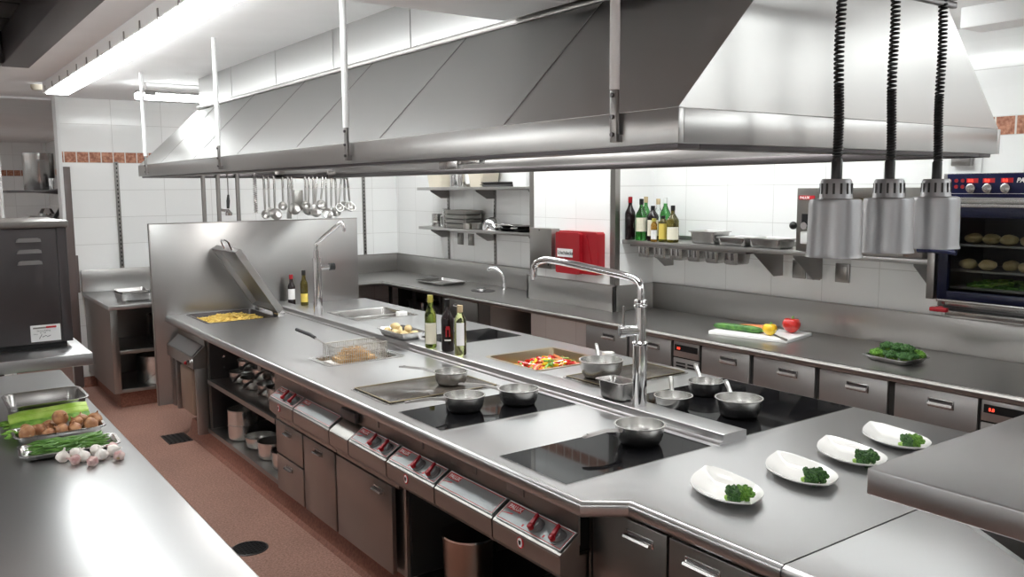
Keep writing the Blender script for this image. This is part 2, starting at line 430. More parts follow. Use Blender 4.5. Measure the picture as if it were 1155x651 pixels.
m = MB(); m.lathe([(0, 2.68), (.09, 2.68), (.08, 2.66), (0, 2.655)], (1.05, 12.5, 0), 20)
tag(m.build('ceiling_vent', 'white_paint'), 'round white ceiling vent in the room beyond the opening', 'vent')

# ------------------------------------------------------------------ main hood
HX0, HX1, HY0, HY1, HZ0, HZ1, HT = 1.556, 3.17, 1.47, 7.06, 1.955, 2.04, 2.475
TX0, TX1, TY0, TY1 = 1.985, 2.741, 1.485, 6.88
hood = thing('extraction_hood', 'huge brushed steel extraction hood hanging over the cooking island', 'hood', ((HX0 + HX1) / 2, (HY0 + HY1) / 2, HZ0))
m = MB(); th = .02
for (a, b, c, d) in ((HX0, HX0 + th, HY0, HY1), (HX1 - th, HX1, HY0, HY1), (HX0 + th, HX1 - th, HY0, HY0 + th), (HX0 + th, HX1 - th, HY1 - th, HY1)):
    m.box(a, b, c, d, HZ0, HZ1, .002)
m.build('fascia', 'hood', hood)
m = MB(); g = .10
for (a, b, c, d) in ((HX0 + th, HX0 + g, HY0 + th, HY1 - th), (HX1 - g, HX1 - th, HY0 + th, HY1 - th), (HX0 + g, HX1 - g, HY0 + th, HY0 + g), (HX0 + g, HX1 - g, HY1 - g, HY1 - th)):
    m.box(a, b, c, d, HZ0 - .012, HZ0 + .02, .003)
m.build('grease_gutter', 'dark_steel', hood)
b0 = [(HX0, HY0), (HX1, HY0), (HX1, HY1), (HX0, HY1)]; t0 = [(TX0, TY0), (TX1, TY0), (TX1, TY1), (TX0, TY1)]
def ring(p, z, o=0):
    cx = sum(q[0] for q in p) / 4; cy = sum(q[1] for q in p) / 4
    return [Vector((q[0] - math.copysign(o, q[0] - cx), q[1] - math.copysign(o, q[1] - cy), z)) for q in p]
m = MB(); m.rings([ring(b0, HZ1 + .002, .006), ring(t0, HT), ring(t0, HT, .01), ring(b0, HZ1 + .002, .02), ring(b0, HZ1 + .002, .006)], False, False)
m.build('canopy', 'hood', hood)
m = MB(); m.box(TX0 + .004, TX1 - .004, TY0 + .004, TY1 - .0, HT, 2.70)
m.build('duct_box', 'hood', hood)
m = MB()
m.box(TX0 - .022, TX0 + .004, TY0, TY1, HT - .012, HT + .012, .003); m.box(TX1 - .004, TX1 + .022, TY0, TY1, HT - .012, HT + .012, .003)
m.build('top_rail', 'frame', hood)
for y in (2.21, 3.05, 3.9, 4.75, 5.6, 6.4):
    a = Vector((HX0 + .008, y, HZ1 + .006)); b = Vector((TX0 - .002, y, HT))
    n = Vector((-(HT - HZ1), 0, TX0 - HX0)).normalized() * .0012; e = Vector((0, .0022, 0))
    MB().rings([[a - e - n, a + e - n, a + e + n, a - e + n], [b - e - n, b + e - n, b + e + n, b - e + n]]).build('seam', 'gn', hood)
for y in (2.7, 3.55, 4.4, 5.25, 6.1): box(TX0 + .001, TX0 + .005, y - .003, y + .003, HT, 2.7).build('seam', 'hood', hood)
# lights inside the hood
for y in (2.6, 4.25, 5.9):
    h = box(2.1, 2.6, y - .6, y + .6, 2.38, 2.41, bev=.004).build('light_housing', 'white_paint', hood)
    box(2.15, 2.55, y - .56, y + .56, 2.365, 2.38, bev=.004).build('diffuser', 'hood_light', h)
# hangers
for i, (y, lab) in enumerate(((1.68, 'white hanger pipe and bracket nearest the hood corner'), (3.30, 'second white hanger pipe from the near hood corner'),
                              (5.0, 'third white hanger pipe from the near hood corner'), (6.74, 'farthest white hanger pipe on the hood front'))):
    t = thing('hood_hanger', lab, 'hanger', (HX0 - .02, y, HZ0), 'hood hangers along the front')
    x = HX0 - .016
    m = MB(); m.tube([(x, y, 2.10), (x, y, 2.70)], .0135, 12); m.build('pipe', 'white_paint', t)
    m = MB(); m.box(x - .006, x + .006, y - .013, y + .013, 1.965, 2.10, .003)
    m.box(x, HX0 + .001, y - .013, y + .013, 1.965, 1.985); m.build('bracket', 'frame', t)
    m = MB()
    for z in (1.985, 2.03, 2.085): m.cyl((x - .012, y, z), (x - .004, y, z), .006, 10)
    m.build('bolts', 'dark_steel', t)

# service pipes at the far end + utensil rail
for i, (x, lab) in enumerate(((2.0, 'leftmost slim steel pipe behind the splash panel'), (2.115, 'middle slim steel pipe behind the splash panel'), (2.27, 'third slim steel pipe behind the splash panel beside the spray hose'))):
    m = MB().tube([(x, 6.93, .2), (x, 6.93, 2.0)], .017, 12)
    tag(m.build('service_pipe', 'frame'), lab, 'pipe', 'steel pipes behind the splash panel')
t = thing('utensil_rail', 'steel utensil rail under the far end of the hood', 'rail', (2.9, 6.97, 1.96))
m = MB(); m.tube([(2.42, 6.97, 1.945), (3.26, 6.97, 1.945)], .008, 10); m.build('bar', 'chrome', t)
for x in (2.60, 3.06): box(x, x + .08, 6.96, 6.98, 1.935, 2.0, bev=.002).build('bracket', 'front', t)
def utensil(kind, x, dz, r, L, label, i):
    r *= 1.3; L += .030; x = 2.49 + (x - 2.475) * 1.10
    y = 6.955 + (.0 if i % 2 else -.012)
    z1 = 1.945; z0 = z1 - L
    name = {'l': 'ladle', 's': 'skimmer', 'w': 'spatula', 'f': 'meat_fork'}[kind]
    t = thing(name, label, name.replace('_', ' '), (x, y, z1), 'utensils hanging on the rail')
    m = MB(); lean = dz
    m.tube([(x, y + .01, z1 - .012), (x, y + .022, z1 + .006), (x, y + .012, z1 + .014), (x, y - .004, z1 + .004), (x + lean * .3, y - .006, z1 - .06), (x + lean, y, z0 + r)], [.006, .006, .006, .008, .011, .009], 8)
    m.build('handle', 'pan', t)
    m = MB(); c = (x + lean, y, z0)
    if kind == 'l':
        m.lathe([(0, -r * .85), (r * .55, -r * .7), (r * .9, -r * .3), (r, r * .15), (r - .003, r * .15), (r * .86, -r * .28), (r * .5, -r * .62), (0, -r * .76)], (x + lean, y + (.012 if i % 2 else -.008), z0), 20, Matrix.Rotation((1.15, .95, 1.3)[i % 3], 3, 'X'))
        m.build('bowl', 'pan', t)
    elif kind == 's':
        rot = Matrix.Rotation(PI / 2.6, 3, 'X'); m.lathe([(0, 0), (r * .7, .004), (r, .016), (r, .019), (r * .7, .008), (0, .004)], c, 20, rot); m.build('disc', 'pan', t)
    elif kind == 'w':
        m.box(c[0] - r * .55, c[0] + r * .55, y - .002, y + .002, z0 - r, z0 + r, .0015); m.build('blade', 'pan', t)
    else:
        for s in (-1, 1): m.tube([(c[0], y, z0 + r), (c[0] + s * .012, y, z0 + r * .4), (c[0] + s * .01, y, z0 - r)], .003, 6)
        m.build('prongs', 'pan', t)
U = [('l', 2.475, .006, .030, .27), ('w', 2.515, 0, .022, .24), ('s', 2.555, .0, .040, .275), ('l', 2.625, 0, .030, .205), ('w', 2.665, .0, .030, .27), ('s', 2.695, .012, .040, .235),
     ('l', 2.80, 0, .030, .20), ('l', 2.835, -.01, .034, .245), ('w', 2.865, 0, .034, .24), ('s', 2.905, -.03, .036, .265), ('l', 2.945, -.02, .036, .20), ('s', 2.975, .0, .038, .28),
     ('f', 3.015, -.005, .03, .25), ('l', 3.055, .004, .034, .265), ('l', 3.10, -.025, .028, .225), ('l', 3.13, .0, .034, .215), ('l', 3.15, .02, .036, .22)]
nm = {'l': 'steel ladle', 's': 'round steel skimmer', 'w': 'flat steel spatula', 'f': 'two pronged steel fork'}
ordn = ['first', 'second', 'third', 'fourth', 'fifth', 'sixth', 'seventh', 'eighth', 'ninth', 'tenth', 'eleventh', 'twelfth', 'thirteenth', 'fourteenth', 'fifteenth', 'sixteenth', 'last']
for i, u in enumerate(U): utensil(*u, nm[u[0]] + ' hanging ' + ordn[i] + ' from the left on the rail', i)
t = thing('spray_hose', 'hanging spray hose with black grip between the steel pipes', 'hose', (2.2, 6.95, 1.95))
m = MB(); m.tube([(2.20, 6.95, 2.0), (2.20, 6.95, 1.80)], .005, 8); m.build('hose', 'frame', t)
m = MB(); m.tube([(2.20, 6.95, 1.81), (2.195, 6.945, 1.76), (2.19, 6.94, 1.70)], [.008, .014, .011], 10); m.build('grip', 'black', t)
m = MB(); m.lathe([(0, -.02), (.028, -.02), (.03, 0), (.01, .025), (0, .03)], (2.19, 6.93, 1.665), 16); m.cyl((2.19, 6.93, 1.68), (2.13, 6.92, 1.69), .011); m.build('nozzle', 'chrome', t)
m = MB(); pts = [(2.42 + .014 * math.cos(k * .8), 6.95 + .014 * math.sin(k * .8), 1.99 - k * .0020) for k in range(165)]
tag(MB().tube(pts, .0035, 6).build('coiled_hose', 'frame'), 'coiled grey hose hanging left of the utensils', 'hose')
# hood lower bracket seen above the rear shelves
m = MB(); m.box(1.59, 1.62, 2.53, 2.65, 1.915, 1.955, .002); m.box(1.595, 1.62, 2.40, 2.53, 1.93, 1.95, .002)
m.build('gutter_bracket', 'gn', hood)

# ------------------------------------------------------------------ left dark hood
t = thing('side_hood', 'dark glossy extraction hood at the upper left corner', 'hood', (-.1, 1.6, 2.2))
m = MB()
x0, x1, y0, y1 = -1.2, .35, .75, 2.85
m.box(x1 - .07, x1, y0, y1, 2.2, 2.30, .003); m.box(x0, x0 + .07, y0, y1, 2.2, 2.30, .003); m.box(x0 + .07, x1 - .07, y1 - .07, y1, 2.2, 2.30, .003); m.box(x0 + .07, x1 - .07, y0, y0 + .07, 2.2, 2.30, .003)
m.build('rim', 'dark_steel', t)
m = MB(); m.rings([ring([(x0, y0), (x1, y0), (x1, y1), (x0, y1)], 2.30), ring([(x0 + .3, y0 + .3), (x1 - .3, y0 + .3), (x1 - .3, y1 - .3), (x0 + .3, y1 - .3)], 2.70)], False, False)
m.build('canopy', 'dark_steel', t)
m = MB()
for k in range(9):
    yy = y0 + .1 + k * .215; m.box(x0 + .07, x1 - .07, yy, yy + .20, 2.285, 2.295, .002)
m.build('filters', 'dark', t)

# ------------------------------------------------------------------ island worktop
holes = [(1.77, 2.28, 6.18, 6.74), (1.86, 2.30, 4.27, 4.53), (2.67, 3.17, 5.62, 6.17), (2.66, 3.14, 3.48, 3.96)]
def sheet(m, x0, x1, y0, y1, z0, z1, holes):
    xs = sorted({x0, x1} | {h[0] for h in holes} | {h[1] for h in holes}); ys = sorted({y0, y1} | {h[2] for h in holes} | {h[3] for h in holes})
    xs = [x for x in xs if x0 <= x <= x1]; ys = [y for y in ys if y0 <= y <= y1]
    V = {}
    def v(x, y, z):
        k = (round(x, 4), round(y, 4), round(z, 4))
        if k not in V: V[k] = m.bm.verts.new((x, y, z))
        return V[k]
    def solid(i, j):
        if i < 0 or j < 0 or i >= len(xs) - 1 or j >= len(ys) - 1: return False
        cx = (xs[i] + xs[i + 1]) / 2; cy = (ys[j] + ys[j + 1]) / 2
        return not any(h[0] < cx < h[1] and h[2] < cy < h[3] for h in holes)
    for i in range(len(xs) - 1):
        for j in range(len(ys) - 1):
            if not solid(i, j): continue
            a, b, c, d = xs[i], xs[i + 1], ys[j], ys[j + 1]
            m._f([v(a, c, z1), v(b, c, z1), v(b, d, z1), v(a, d, z1)])
            m._f([v(a, d, z0), v(b, d, z0), v(b, c, z0), v(a, c, z0)])
            for di, dj, p, q in ((-1, 0, (a, d), (a, c)), (1, 0, (b, c), (b, d)), (0, -1, (a, c), (b, c)), (0, 1, (b, d), (a, d))):
                if not solid(i + di, j + dj):
                    m._f([v(*p, z0), v(*q, z0), v(*q, z1), v(*p, z1)])
top = thing('island_worktop', 'long brushed steel worktop of the cooking island under the hood', 'worktop', (2.45, 4.0, .85))
m = MB(); sheet(m, 1.645, 3.30, 1.93, 6.80, .86, .90, holes)
# near end piece steps back
m.prism([(1.645, 1.93), (3.30, 1.93), (3.30, 1.283), (1.762, 1.283), (1.762, 1.84)], lambda u, v, w: (u, v, w), .86, .90)
m.build('top_sheet', 'top', top)
# rounded front edge
prof = [(.02, .90), (.004, .8985), (-.006, .893), (-.010, .884), (-.010, .862), (-.006, .852), (.0, .848), (.02, .848)]
path = [(1.640, 6.80), (1.640, 1.925), (1.758, 1.838), (1.758, 1.283)]
m = MB()
R = []
for i, (px, py) in enumerate(path):
    if i in (0, 3): nx, ny = 1, 0; k = 1
    elif i == 1:
        d1 = Vector((0, -1)); d2 = (Vector(path[2]) - Vector(path[1])).normalized(); n = (Vector((1, 0)) + Vector((-d2.y, d2.x))).normalized(); nx, ny = n; k = 1 / n.x
    else:
        d2 = (Vector(path[2]) - Vector(path[1])).normalized(); n = (Vector((1, 0)) + Vector((-d2.y, d2.x))).normalized(); nx, ny = n; k = 1 / n.x
    R.append([(px + u * nx * k, py + u * ny * k, z) for u, z in prof])
m.rings(R); m.build('front_edge', 'top', top)
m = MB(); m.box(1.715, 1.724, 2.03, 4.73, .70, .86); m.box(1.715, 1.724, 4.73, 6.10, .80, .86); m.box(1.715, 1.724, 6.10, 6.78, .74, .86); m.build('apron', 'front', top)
for y, L in ((2.32, .10), (2.62, .18), (3.02, .02), (3.42, .02), (4.25, .07), (4.95, .05)): box(1.710, 1.716, y, y + L, .775, .815, bev=.002).build('access_plate', 'frame', top)
# raised ledge
m = MB()
prof = [(2.41, .900), (2.414, .906), (2.430, .910), (2.434, .918), (2.436, .934), (2.440, .9365), (2.555, .9365), (2.563, .934), (2.563, .915), (2.563, .900)]
m.prism(prof, lambda u, v, w: (u, w, v), 2.05, 6.79); m.build('raised_ledge', 'top', top, 20)
# next worktop towards the camera
t = thing('end_worktop', 'bright steel worktop under the raised pass shelf at lower right', 'worktop', (2.5, .6, .85))
m = MB(); m.box(1.762, 3.30, -.35, 1.279, .86, .90, .003); m.build('top_sheet', 'top', t)
m = MB(); m.prism([(1.778, .90), (1.762, .8985), (1.752, .893), (1.748, .884), (1.748, .862), (1.752, .852), (1.778, .848)], lambda u, v, w: (u, w, v), -.35, 1.279); m.build('front_edge', 'top', t)
t = thing('pass_shelf', 'thick steel pass shelf raised over the near end of the island', 'shelf', (2.6, .5, .9))
m = MB(); m.box(1.79, 3.25, -.6, 1.085, 1.135, 1.20, .006, 3); m.build('shelf_board', 'top', t)
for yy in (.88, -.2):
    m = MB(); m.prism([(1.83, 1.135), (2.95, 1.135), (2.7, .9), (2.23, .9)], lambda u, v, w: (u, w, v), yy, yy + .03); m.build('support', 'front', t)

# splash panel at the far end of the island
t = thing('splash_panel', 'tall steel splash panel closing the far end of the island', 'panel', (2.4, 6.82, .2))
m = MB(); m.box(1.552, 3.25, 6.802, 6.84, .207, 1.598, .004, 2); m.build('sheet', 'panel', t)
m = MB(); m.box(1.552, 3.25, 6.80, 6.843, 1.594, 1.602, .002); m.box(1.548, 1.556, 6.80, 6.843, .207, 1.60, .002); m.build('edge_trim', 'frame', t)

# ------------------------------------------------------------------ cabinets under the island
def handle_recess(parent, x, y, z, w=.10, h=.028):
    """recessed shell pull on a door facing -x"""
    m = MB(); t = .004
    m.box(x - t, x, y - w / 2, y + w / 2, z - h / 2, z + h / 2, .003)
    f = m.build('handle', 'gn', parent)
    m = MB(); m.box(x - t - .001, x - t + .001, y - w / 2 + .008, y + w / 2 - .008, z + h * .08, z + h / 2 - .006); m.build('recess', 'dark_steel', f)
    m = MB(); m.prism([(0, 0), (-.014, -.002), (-.018, -h * .3), (-.010, -h * .48), (0, -h * .52)], lambda u, v, w_: (x - t + u, w_, z + h * .12 + v), y - w / 2 + .005, y + w / 2 - .005); m.build('grip', 'gn', f)
def cabinet(name, label, y0, y1, x0=1.725, x1=2.40, z0=.12, z1=.66, openf=False, group=None, mat='front'):
    t = thing(name, label, 'cabinet', ((x0 + x1) / 2, (y0 + y1) / 2, z0), group)
    m = MB(); th = .018
    if openf:
        m.box(x0, x1, y0, y0 + th, z0, z1); m.box(x0, x1, y1 - th, y1, z0, z1); m.box(x1 - th, x1, y0 + th, y1 - th, z0, z1)
        m.box(x0, x1 - th, y0 + th, y1 - th, z0, z0 + .02)
    else: m.box(x0 + .02, x1, y0, y1, z0, z1)
    m.build('body', mat, t); return t
def door(parent, y0, y1, z0, z1, x=1.705, hy=None, hz=None, mat='front', hw=.10):
    d = box(x, x + .022, y0, y1, z0, z1, bev=.003).build('door' if z1 - z0 > .3 else 'drawer', mat, parent)
    handle_recess(d, x, hy if hy is not None else (y0 + y1) / 2, hz if hz is not None else z1 - .045, hw)
    return d
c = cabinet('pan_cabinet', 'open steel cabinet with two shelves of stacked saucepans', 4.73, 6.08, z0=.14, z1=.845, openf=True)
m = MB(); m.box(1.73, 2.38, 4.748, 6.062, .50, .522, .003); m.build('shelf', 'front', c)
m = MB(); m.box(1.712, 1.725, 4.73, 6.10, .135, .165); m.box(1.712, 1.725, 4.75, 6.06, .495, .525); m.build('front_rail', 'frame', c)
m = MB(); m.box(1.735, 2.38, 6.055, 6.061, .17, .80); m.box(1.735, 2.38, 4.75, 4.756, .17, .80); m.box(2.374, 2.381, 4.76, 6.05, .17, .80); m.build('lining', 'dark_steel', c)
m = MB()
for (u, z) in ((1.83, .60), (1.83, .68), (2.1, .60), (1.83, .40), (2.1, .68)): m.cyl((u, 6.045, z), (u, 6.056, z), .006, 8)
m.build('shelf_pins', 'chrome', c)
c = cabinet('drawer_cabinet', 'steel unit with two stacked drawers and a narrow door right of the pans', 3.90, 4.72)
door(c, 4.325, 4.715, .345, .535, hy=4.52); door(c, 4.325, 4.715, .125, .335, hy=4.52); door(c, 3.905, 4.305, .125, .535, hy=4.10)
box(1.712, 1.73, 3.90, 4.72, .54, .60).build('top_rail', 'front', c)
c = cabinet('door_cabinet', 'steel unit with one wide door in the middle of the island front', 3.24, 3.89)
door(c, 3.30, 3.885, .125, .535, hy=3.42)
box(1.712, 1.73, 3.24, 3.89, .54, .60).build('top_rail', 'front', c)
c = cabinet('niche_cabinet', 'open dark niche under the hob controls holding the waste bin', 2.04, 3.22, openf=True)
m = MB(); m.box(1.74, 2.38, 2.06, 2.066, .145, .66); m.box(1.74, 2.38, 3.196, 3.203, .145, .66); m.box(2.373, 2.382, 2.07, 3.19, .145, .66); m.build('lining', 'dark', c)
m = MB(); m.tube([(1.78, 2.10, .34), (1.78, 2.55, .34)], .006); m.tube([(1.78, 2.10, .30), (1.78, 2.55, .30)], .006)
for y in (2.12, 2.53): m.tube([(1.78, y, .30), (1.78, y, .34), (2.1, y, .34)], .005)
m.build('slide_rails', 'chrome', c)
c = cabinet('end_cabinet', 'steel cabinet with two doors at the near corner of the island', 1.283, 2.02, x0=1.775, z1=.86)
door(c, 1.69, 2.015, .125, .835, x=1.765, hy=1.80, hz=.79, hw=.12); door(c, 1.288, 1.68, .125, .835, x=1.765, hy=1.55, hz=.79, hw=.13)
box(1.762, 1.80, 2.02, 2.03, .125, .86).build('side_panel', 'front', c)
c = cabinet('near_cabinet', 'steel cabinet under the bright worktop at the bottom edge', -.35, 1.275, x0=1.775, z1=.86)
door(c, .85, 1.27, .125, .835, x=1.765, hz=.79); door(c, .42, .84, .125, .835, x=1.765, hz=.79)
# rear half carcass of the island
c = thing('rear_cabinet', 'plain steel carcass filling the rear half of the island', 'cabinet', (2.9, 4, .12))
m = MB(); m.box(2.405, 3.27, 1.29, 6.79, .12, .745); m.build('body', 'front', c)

# bin
b = thing('waste_bin', 'curved coppery steel waste bin standing in the dark niche', 'bin', (1.90, 2.98, .145))
m = MB(); m.lathe([(.098, .0), (.105, .24), (.102, .24), (.095, .01), (0, .01)], (1.90, 2.98, .141), 32, None, 1, 1.15); m.build('body', 'bin', b)
m = MB(); m.lathe([(.103, .232), (.108, .235), (.108, .244), (.102, .244)], (1.90, 2.98, .141), 32, None, 1, 1.15); m.build('rim', 'chrome', b)

# ------------------------------------------------------------------ control panels
def control_panel(y0, y1, knobs, label, shield=False, blank=False, logo=True, plate=True):
    xb, zb, xt, zt = 1.635, .695, 1.714, .745
    t = thing('control_panel', label, 'control panel', (1.68, (y0 + y1) / 2, .62), 'sloped control panels along the island front')
    g = .002
    m = MB(); m.prism([(xb, .625), (xb - .002, zb - .004), (xb + .004, zb + .001), (xt, zt), (xt, .60), (xb + .02, .60)], lambda u, v, w: (u, w, v), y0 + g, y1 - g)
    m.build('housing', 'front', t)
    U = Vector((0, -1, 0)); V = Vector((xt - xb, 0, zt - zb)); Ls = V.length; V.normalize(); N = U.cross(V)  # outward
    if N.z < 0: N = -N
    O = Vector((xb, y1, zb + .002)); W = y1 - y0
    def P(u, v, h=0): return O + U * u + V * v + N * h
    def plate_q(m, u0, u1, v0, v1, h0, h1):
        a = [P(u0, v0, h0), P(u1, v0, h0), P(u1, v1, h0), P(u0, v1, h0)]; b_ = [P(u0, v0, h1), P(u1, v0, h1), P(u1, v1, h1), P(u0, v1, h1)]
        m.rings([a, b_])
    if plate:
        m = MB(); plate_q(m, .008, W - .008, .006, Ls - .004, .001, .003); fp = m.build('face_plate', 'greyplate', t, 0)
        m = MB().use('whiteline')
        for mt, e, wd in (('whiteline', .010, .0022), ('redline', .0135, .0022)):
            m.use(mt)
            plate_q(m, e, W - e, e - .002, e - .002 + wd, .003, .0038); plate_q(m, e, W - e, Ls - e - wd + .004, Ls - e + .004, .003, .0038)
            plate_q(m, e, e + wd, e, Ls - e, .003, .0038); plate_q(m, W - e - wd, W - e, e, Ls - e, .003, .0038)
        m.build('border_print', None, fp, 0)
        m = MB(); plate_q(m, .022, .100, Ls - .036, Ls - .010, .003, .004); lb = m.build('badge', 'redline', fp, 0)
        text('PALUX', .0235, P(.026, Ls - .0315, .0042), U, V, 'whiteline', lb, 'logo_text', .0006)
        m = MB(); m.rings([[P(.018, .035, .003), P(.018, .037, .003), P(.018, .037, .0036), P(.018, .035, .0036)], [P(.07, .043, .003), P(.07, .048, .003), P(.07, .048, .0036), P(.07, .043, .0036)]])
        m.build('swoosh', 'redline', fp, 0)
        if knobs:
            m = MB()
            for k in range(knobs):
                uk = W * (.52 + .30 * k)
                plate_q(m, uk - .05, uk - .042, .020, .030, .003, .0036); plate_q(m, uk - .035, uk - .03, .052, .058, .003, .0036)
            m.build('scale_marks', 'redline', fp, 0)
    for k in range(knobs):
        uk = W * (.55 + .30 * k); c0 = P(uk, Ls * .48, .003)
        rot = Matrix((U, V, N)).transposed()
        m = MB(); m.lathe([(0, 0), (.030, 0), (.030, .004), (.026, .006), (.024, .020), (.021, .023), (0, .023)], c0, 24, rot); kn = m.build('knob', 'knob', t)
        m = MB(); d = (V * .9 + U * -.25).normalized(); e = N.cross(d)
        def Q(a, b_, h): return c0 + d * a + e * b_ + N * h
        m.rings([[Q(-.028, -.009, .020), Q(-.028, .009, .020), Q(-.028, .009, .033), Q(-.028, -.009, .033)], [Q(.030, -.0045, .020), Q(.030, .0045, .020), Q(.030, .0045, .031), Q(.030, -.0045, .031)]])
        m.lathe([(0, .018), (.011, .018), (.011, .033), (.008, .035), (0, .035)], c0 - d * .022, 14, rot)
        m.build('pointer', 'red', kn)
    if shield:
        yc = y1 - W * .44
        m = MB(); rot = Matrix.Rotation(-PI / 2, 3, 'Y')
        m.lathe([(0, 0), (.017, 0), (.017, .003), (0, .003)], (xb - .001, yc, .664), 20, rot, 1.25, 1); s = m.build('emblem', 'redline', t)
        m = MB(); m.lathe([(0, .003), (.013, .003), (.013, .004), (0, .004)], (xb - .001, yc, .664), 20, rot, 1.25, 1); m.build('emblem_field', 'whiteline', s)
        m = MB(); m.prism([(-.006, .007), (.007, .007), (.006, -.004), (.001, -.010), (-.005, -.004)], lambda u, v, w: (w, yc + u, .664 + v), xb - .0062, xb - .005); m.build('emblem_shape', 'black', s)
    m = MB(); m.box(xb - .004, xb - .001, y0 + .01, y1 - .01, .682, .685); m.build('drip_edge', 'frame', t)
    return t
control_panel(2.02, 2.40, 2, 'nearest sloped control panel with two red pointer knobs', shield=True)
control_panel(2.405, 2.80, 0, 'sloped control panel without knobs beside the nearest panel')
control_panel(2.805, 3.20, 2, 'two-knob control panel over the waste bin niche with a red emblem', shield=True)
control_panel(3.205, 3.58, 2, 'two-knob control panel right of the small steel flap')
control_panel(3.80, 4.26, 0, 'sloped control panel without knobs left of the small steel flap')
control_panel(4.265, 4.61, 2, 'farthest two-knob control panel above the drawer beside the saucepans', shield=True)
t = control_panel(3.585, 3.795, 0, 'small plain sloped steel flap between two control panels', plate=False)
t.name = 'steel_flap'; t['category'] = 'flap'; del t['group']
m = MB(); m.box(1.69, 1.714, 3.62, 3.78, .752, .80, .003); m.build('hinge_block', 'dark_steel', t)
t = thing('tilting_pan_controls', 'sloped steel control box under the far bratt pan', 'control panel', (1.68, 6.4, .5))
m = MB(); m.prism([(1.63, .60), (1.63, .68), (1.715, .755), (1.735, .755), (1.735, .60)], lambda u, v, w: (u, w, v), 6.10, 6.79); m.build('housing', 'front', t)
m = MB(); m.prism([(1.633, .688), (1.630, .691), (1.706, .757), (1.709, .754)], lambda u, v, w: (u, w, v), 6.13, 6.74); m.build('cover_plate', 'top', t)
m = MB(); m.cyl((1.628, 6.16, .64), (1.60, 6.16, .64), .02, 16); k = m.build('knob', 'chrome', t)
m = MB(); m.cyl((1.602, 6.16, .64), (1.595, 6.17, .64), .013, 16); m.build('knob_cap', 'red', k)
for q in ((1.65, 1.735, 6.10, 6.145, .12, .60), (1.65, 1.70, 6.62, 6.66, .207, .60), (1.65, 1.735, 6.73, 6.79, .207, .60)): box(*q, bev=.004).build('leg', 'frame', t)
m = MB(); m.box(1.78, 2.40, 6.10, 6.60, .22, .785); m.build('body', 'front', t)
m = MB(); m.box(1.64, 1.77, 6.18, 6.50, .24, .58, .02, 3); tag(m.build('oil_bucket', 'brown_tub'), 'brownish tub hanging under the far bratt pan controls', 'bucket')

# ------------------------------------------------------------------ appliances set in the worktop
def hob(label, x0, x1, y0, y1, marks, group='induction hobs'):
    t = thing('induction_hob', label, 'hob', ((x0 + x1) / 2, (y0 + y1) / 2, .9), group)
    box(x0, x1, y0, y1, .900, .9035, bev=.001, seg=1).build('glass_top', 'glassblack', t)
    m = MB(); e = .0018
    m.box(x0 - e, x0, y0 - e, y1 + e, .8995, .9028); m.box(x1, x1 + e, y0 - e, y1 + e, .8995, .9028); m.box(x0, x1, y0 - e, y0, .8995, .9028); m.box(x0, x1, y1, y1 + e, .8995, .9028)
    m.build('frame', 'gn', t)
    if marks:
        m = MB()
        for (cx, cy) in marks: m.lathe([(.105, .9036), (.107, .9036), (.107, .9039), (.105, .9039)], (cx, cy, 0), 40)
        m.build('zone_rings', 'knob', t)
hob('black induction hob nearest the camera with one saucepan', 1.69, 2.375, 2.06, 2.43, None)
hob('black induction hob with two saucepans behind the griddle gap', 1.69, 2.375, 2.83, 3.185, None)
hob('large black rear induction hob carrying three small pans', 2.585, 3.285, 2.07, 2.78, None)
hob('dark glass hob on the rear side behind the three bottles', 2.70, 3.235, 4.40, 4.77, None)
def griddle(label, x0, x1, y0, y1, mat):
    t = thing('griddle', label, 'griddle', ((x0 + x1) / 2, (y0 + y1) / 2, .9), 'flat griddle plates')
    m = MB(); m.rings([rr((x0 + x1) / 2, (y0 + y1) / 2, (x1 - x0) / 2 + .02, (y1 - y0) / 2 + .02, .03, .900), rr((x0 + x1) / 2, (y0 + y1) / 2, (x1 - x0) / 2 + .02, (y1 - y0) / 2 + .02, .03, .9035),
                       rr((x0 + x1) / 2, (y0 + y1) / 2, (x1 - x0) / 2 + .006, (y1 - y0) / 2 + .006, .02, .9035), rr((x0 + x1) / 2, (y0 + y1) / 2, (x1 - x0) / 2 + .006, (y1 - y0) / 2 + .006, .02, .901)])
    m.build('surround', 'gn', t)
    m = MB(); m.box(x0, x1, y0, y1, .9012, .908, .004); m.build('plate', 'griddle', t)
    m = MB(); e = .006
    m.box(x0 - .001, x0 + e, y0, y1, .9075, .9095, .001); m.box(x1 - e, x1 + .001, y0, y1, .9075, .9095, .001); m.box(x0, x1, y0 - .001, y0 + e, .9075, .9095, .001); m.box(x0, x1, y1 - e, y1 + .001, .9075, .9095, .001)
    m.build('raised_edge', 'brown_edge', t)
    m = MB(); m.box(x0 - .016, x0 - .004, y1 - .06, y1 - .01, .901, .9036); m.build('grease_slot', 'dark', t)
griddle('dark griddle plate with brown rim on the front side of the island', 1.725, 2.30, 3.33, 3.69, 'griddle')
griddle('dark griddle plate behind the pole tap on the rear side', 2.69, 3.235, 2.985, 3.28, 'griddle')
def well(m, x0, x1, y0, y1, zb, z1=.9005, r=.03, lip=.016):
    cx, cy, hw, hl = (x0 + x1) / 2, (y0 + y1) / 2, (x1 - x0) / 2, (y1 - y0) / 2
    m.rings([rr(cx, cy, hw - .015, hl - .015, r, zb - .004), rr(cx, cy, hw - .002, hl - .002, r * .8, .895), rr(cx, cy, hw + lip, hl + lip, r * 1.2, .9), rr(cx, cy, hw + lip, hl + lip, r * 1.2, z1 + .003),
             rr(cx, cy, hw - .002, hl - .002, r * .8, z1 + .003), rr(cx, cy, hw - .006, hl - .006, r * .8, z1 - .01), rr(cx, cy, hw - .018, hl - .018, r, zb)])
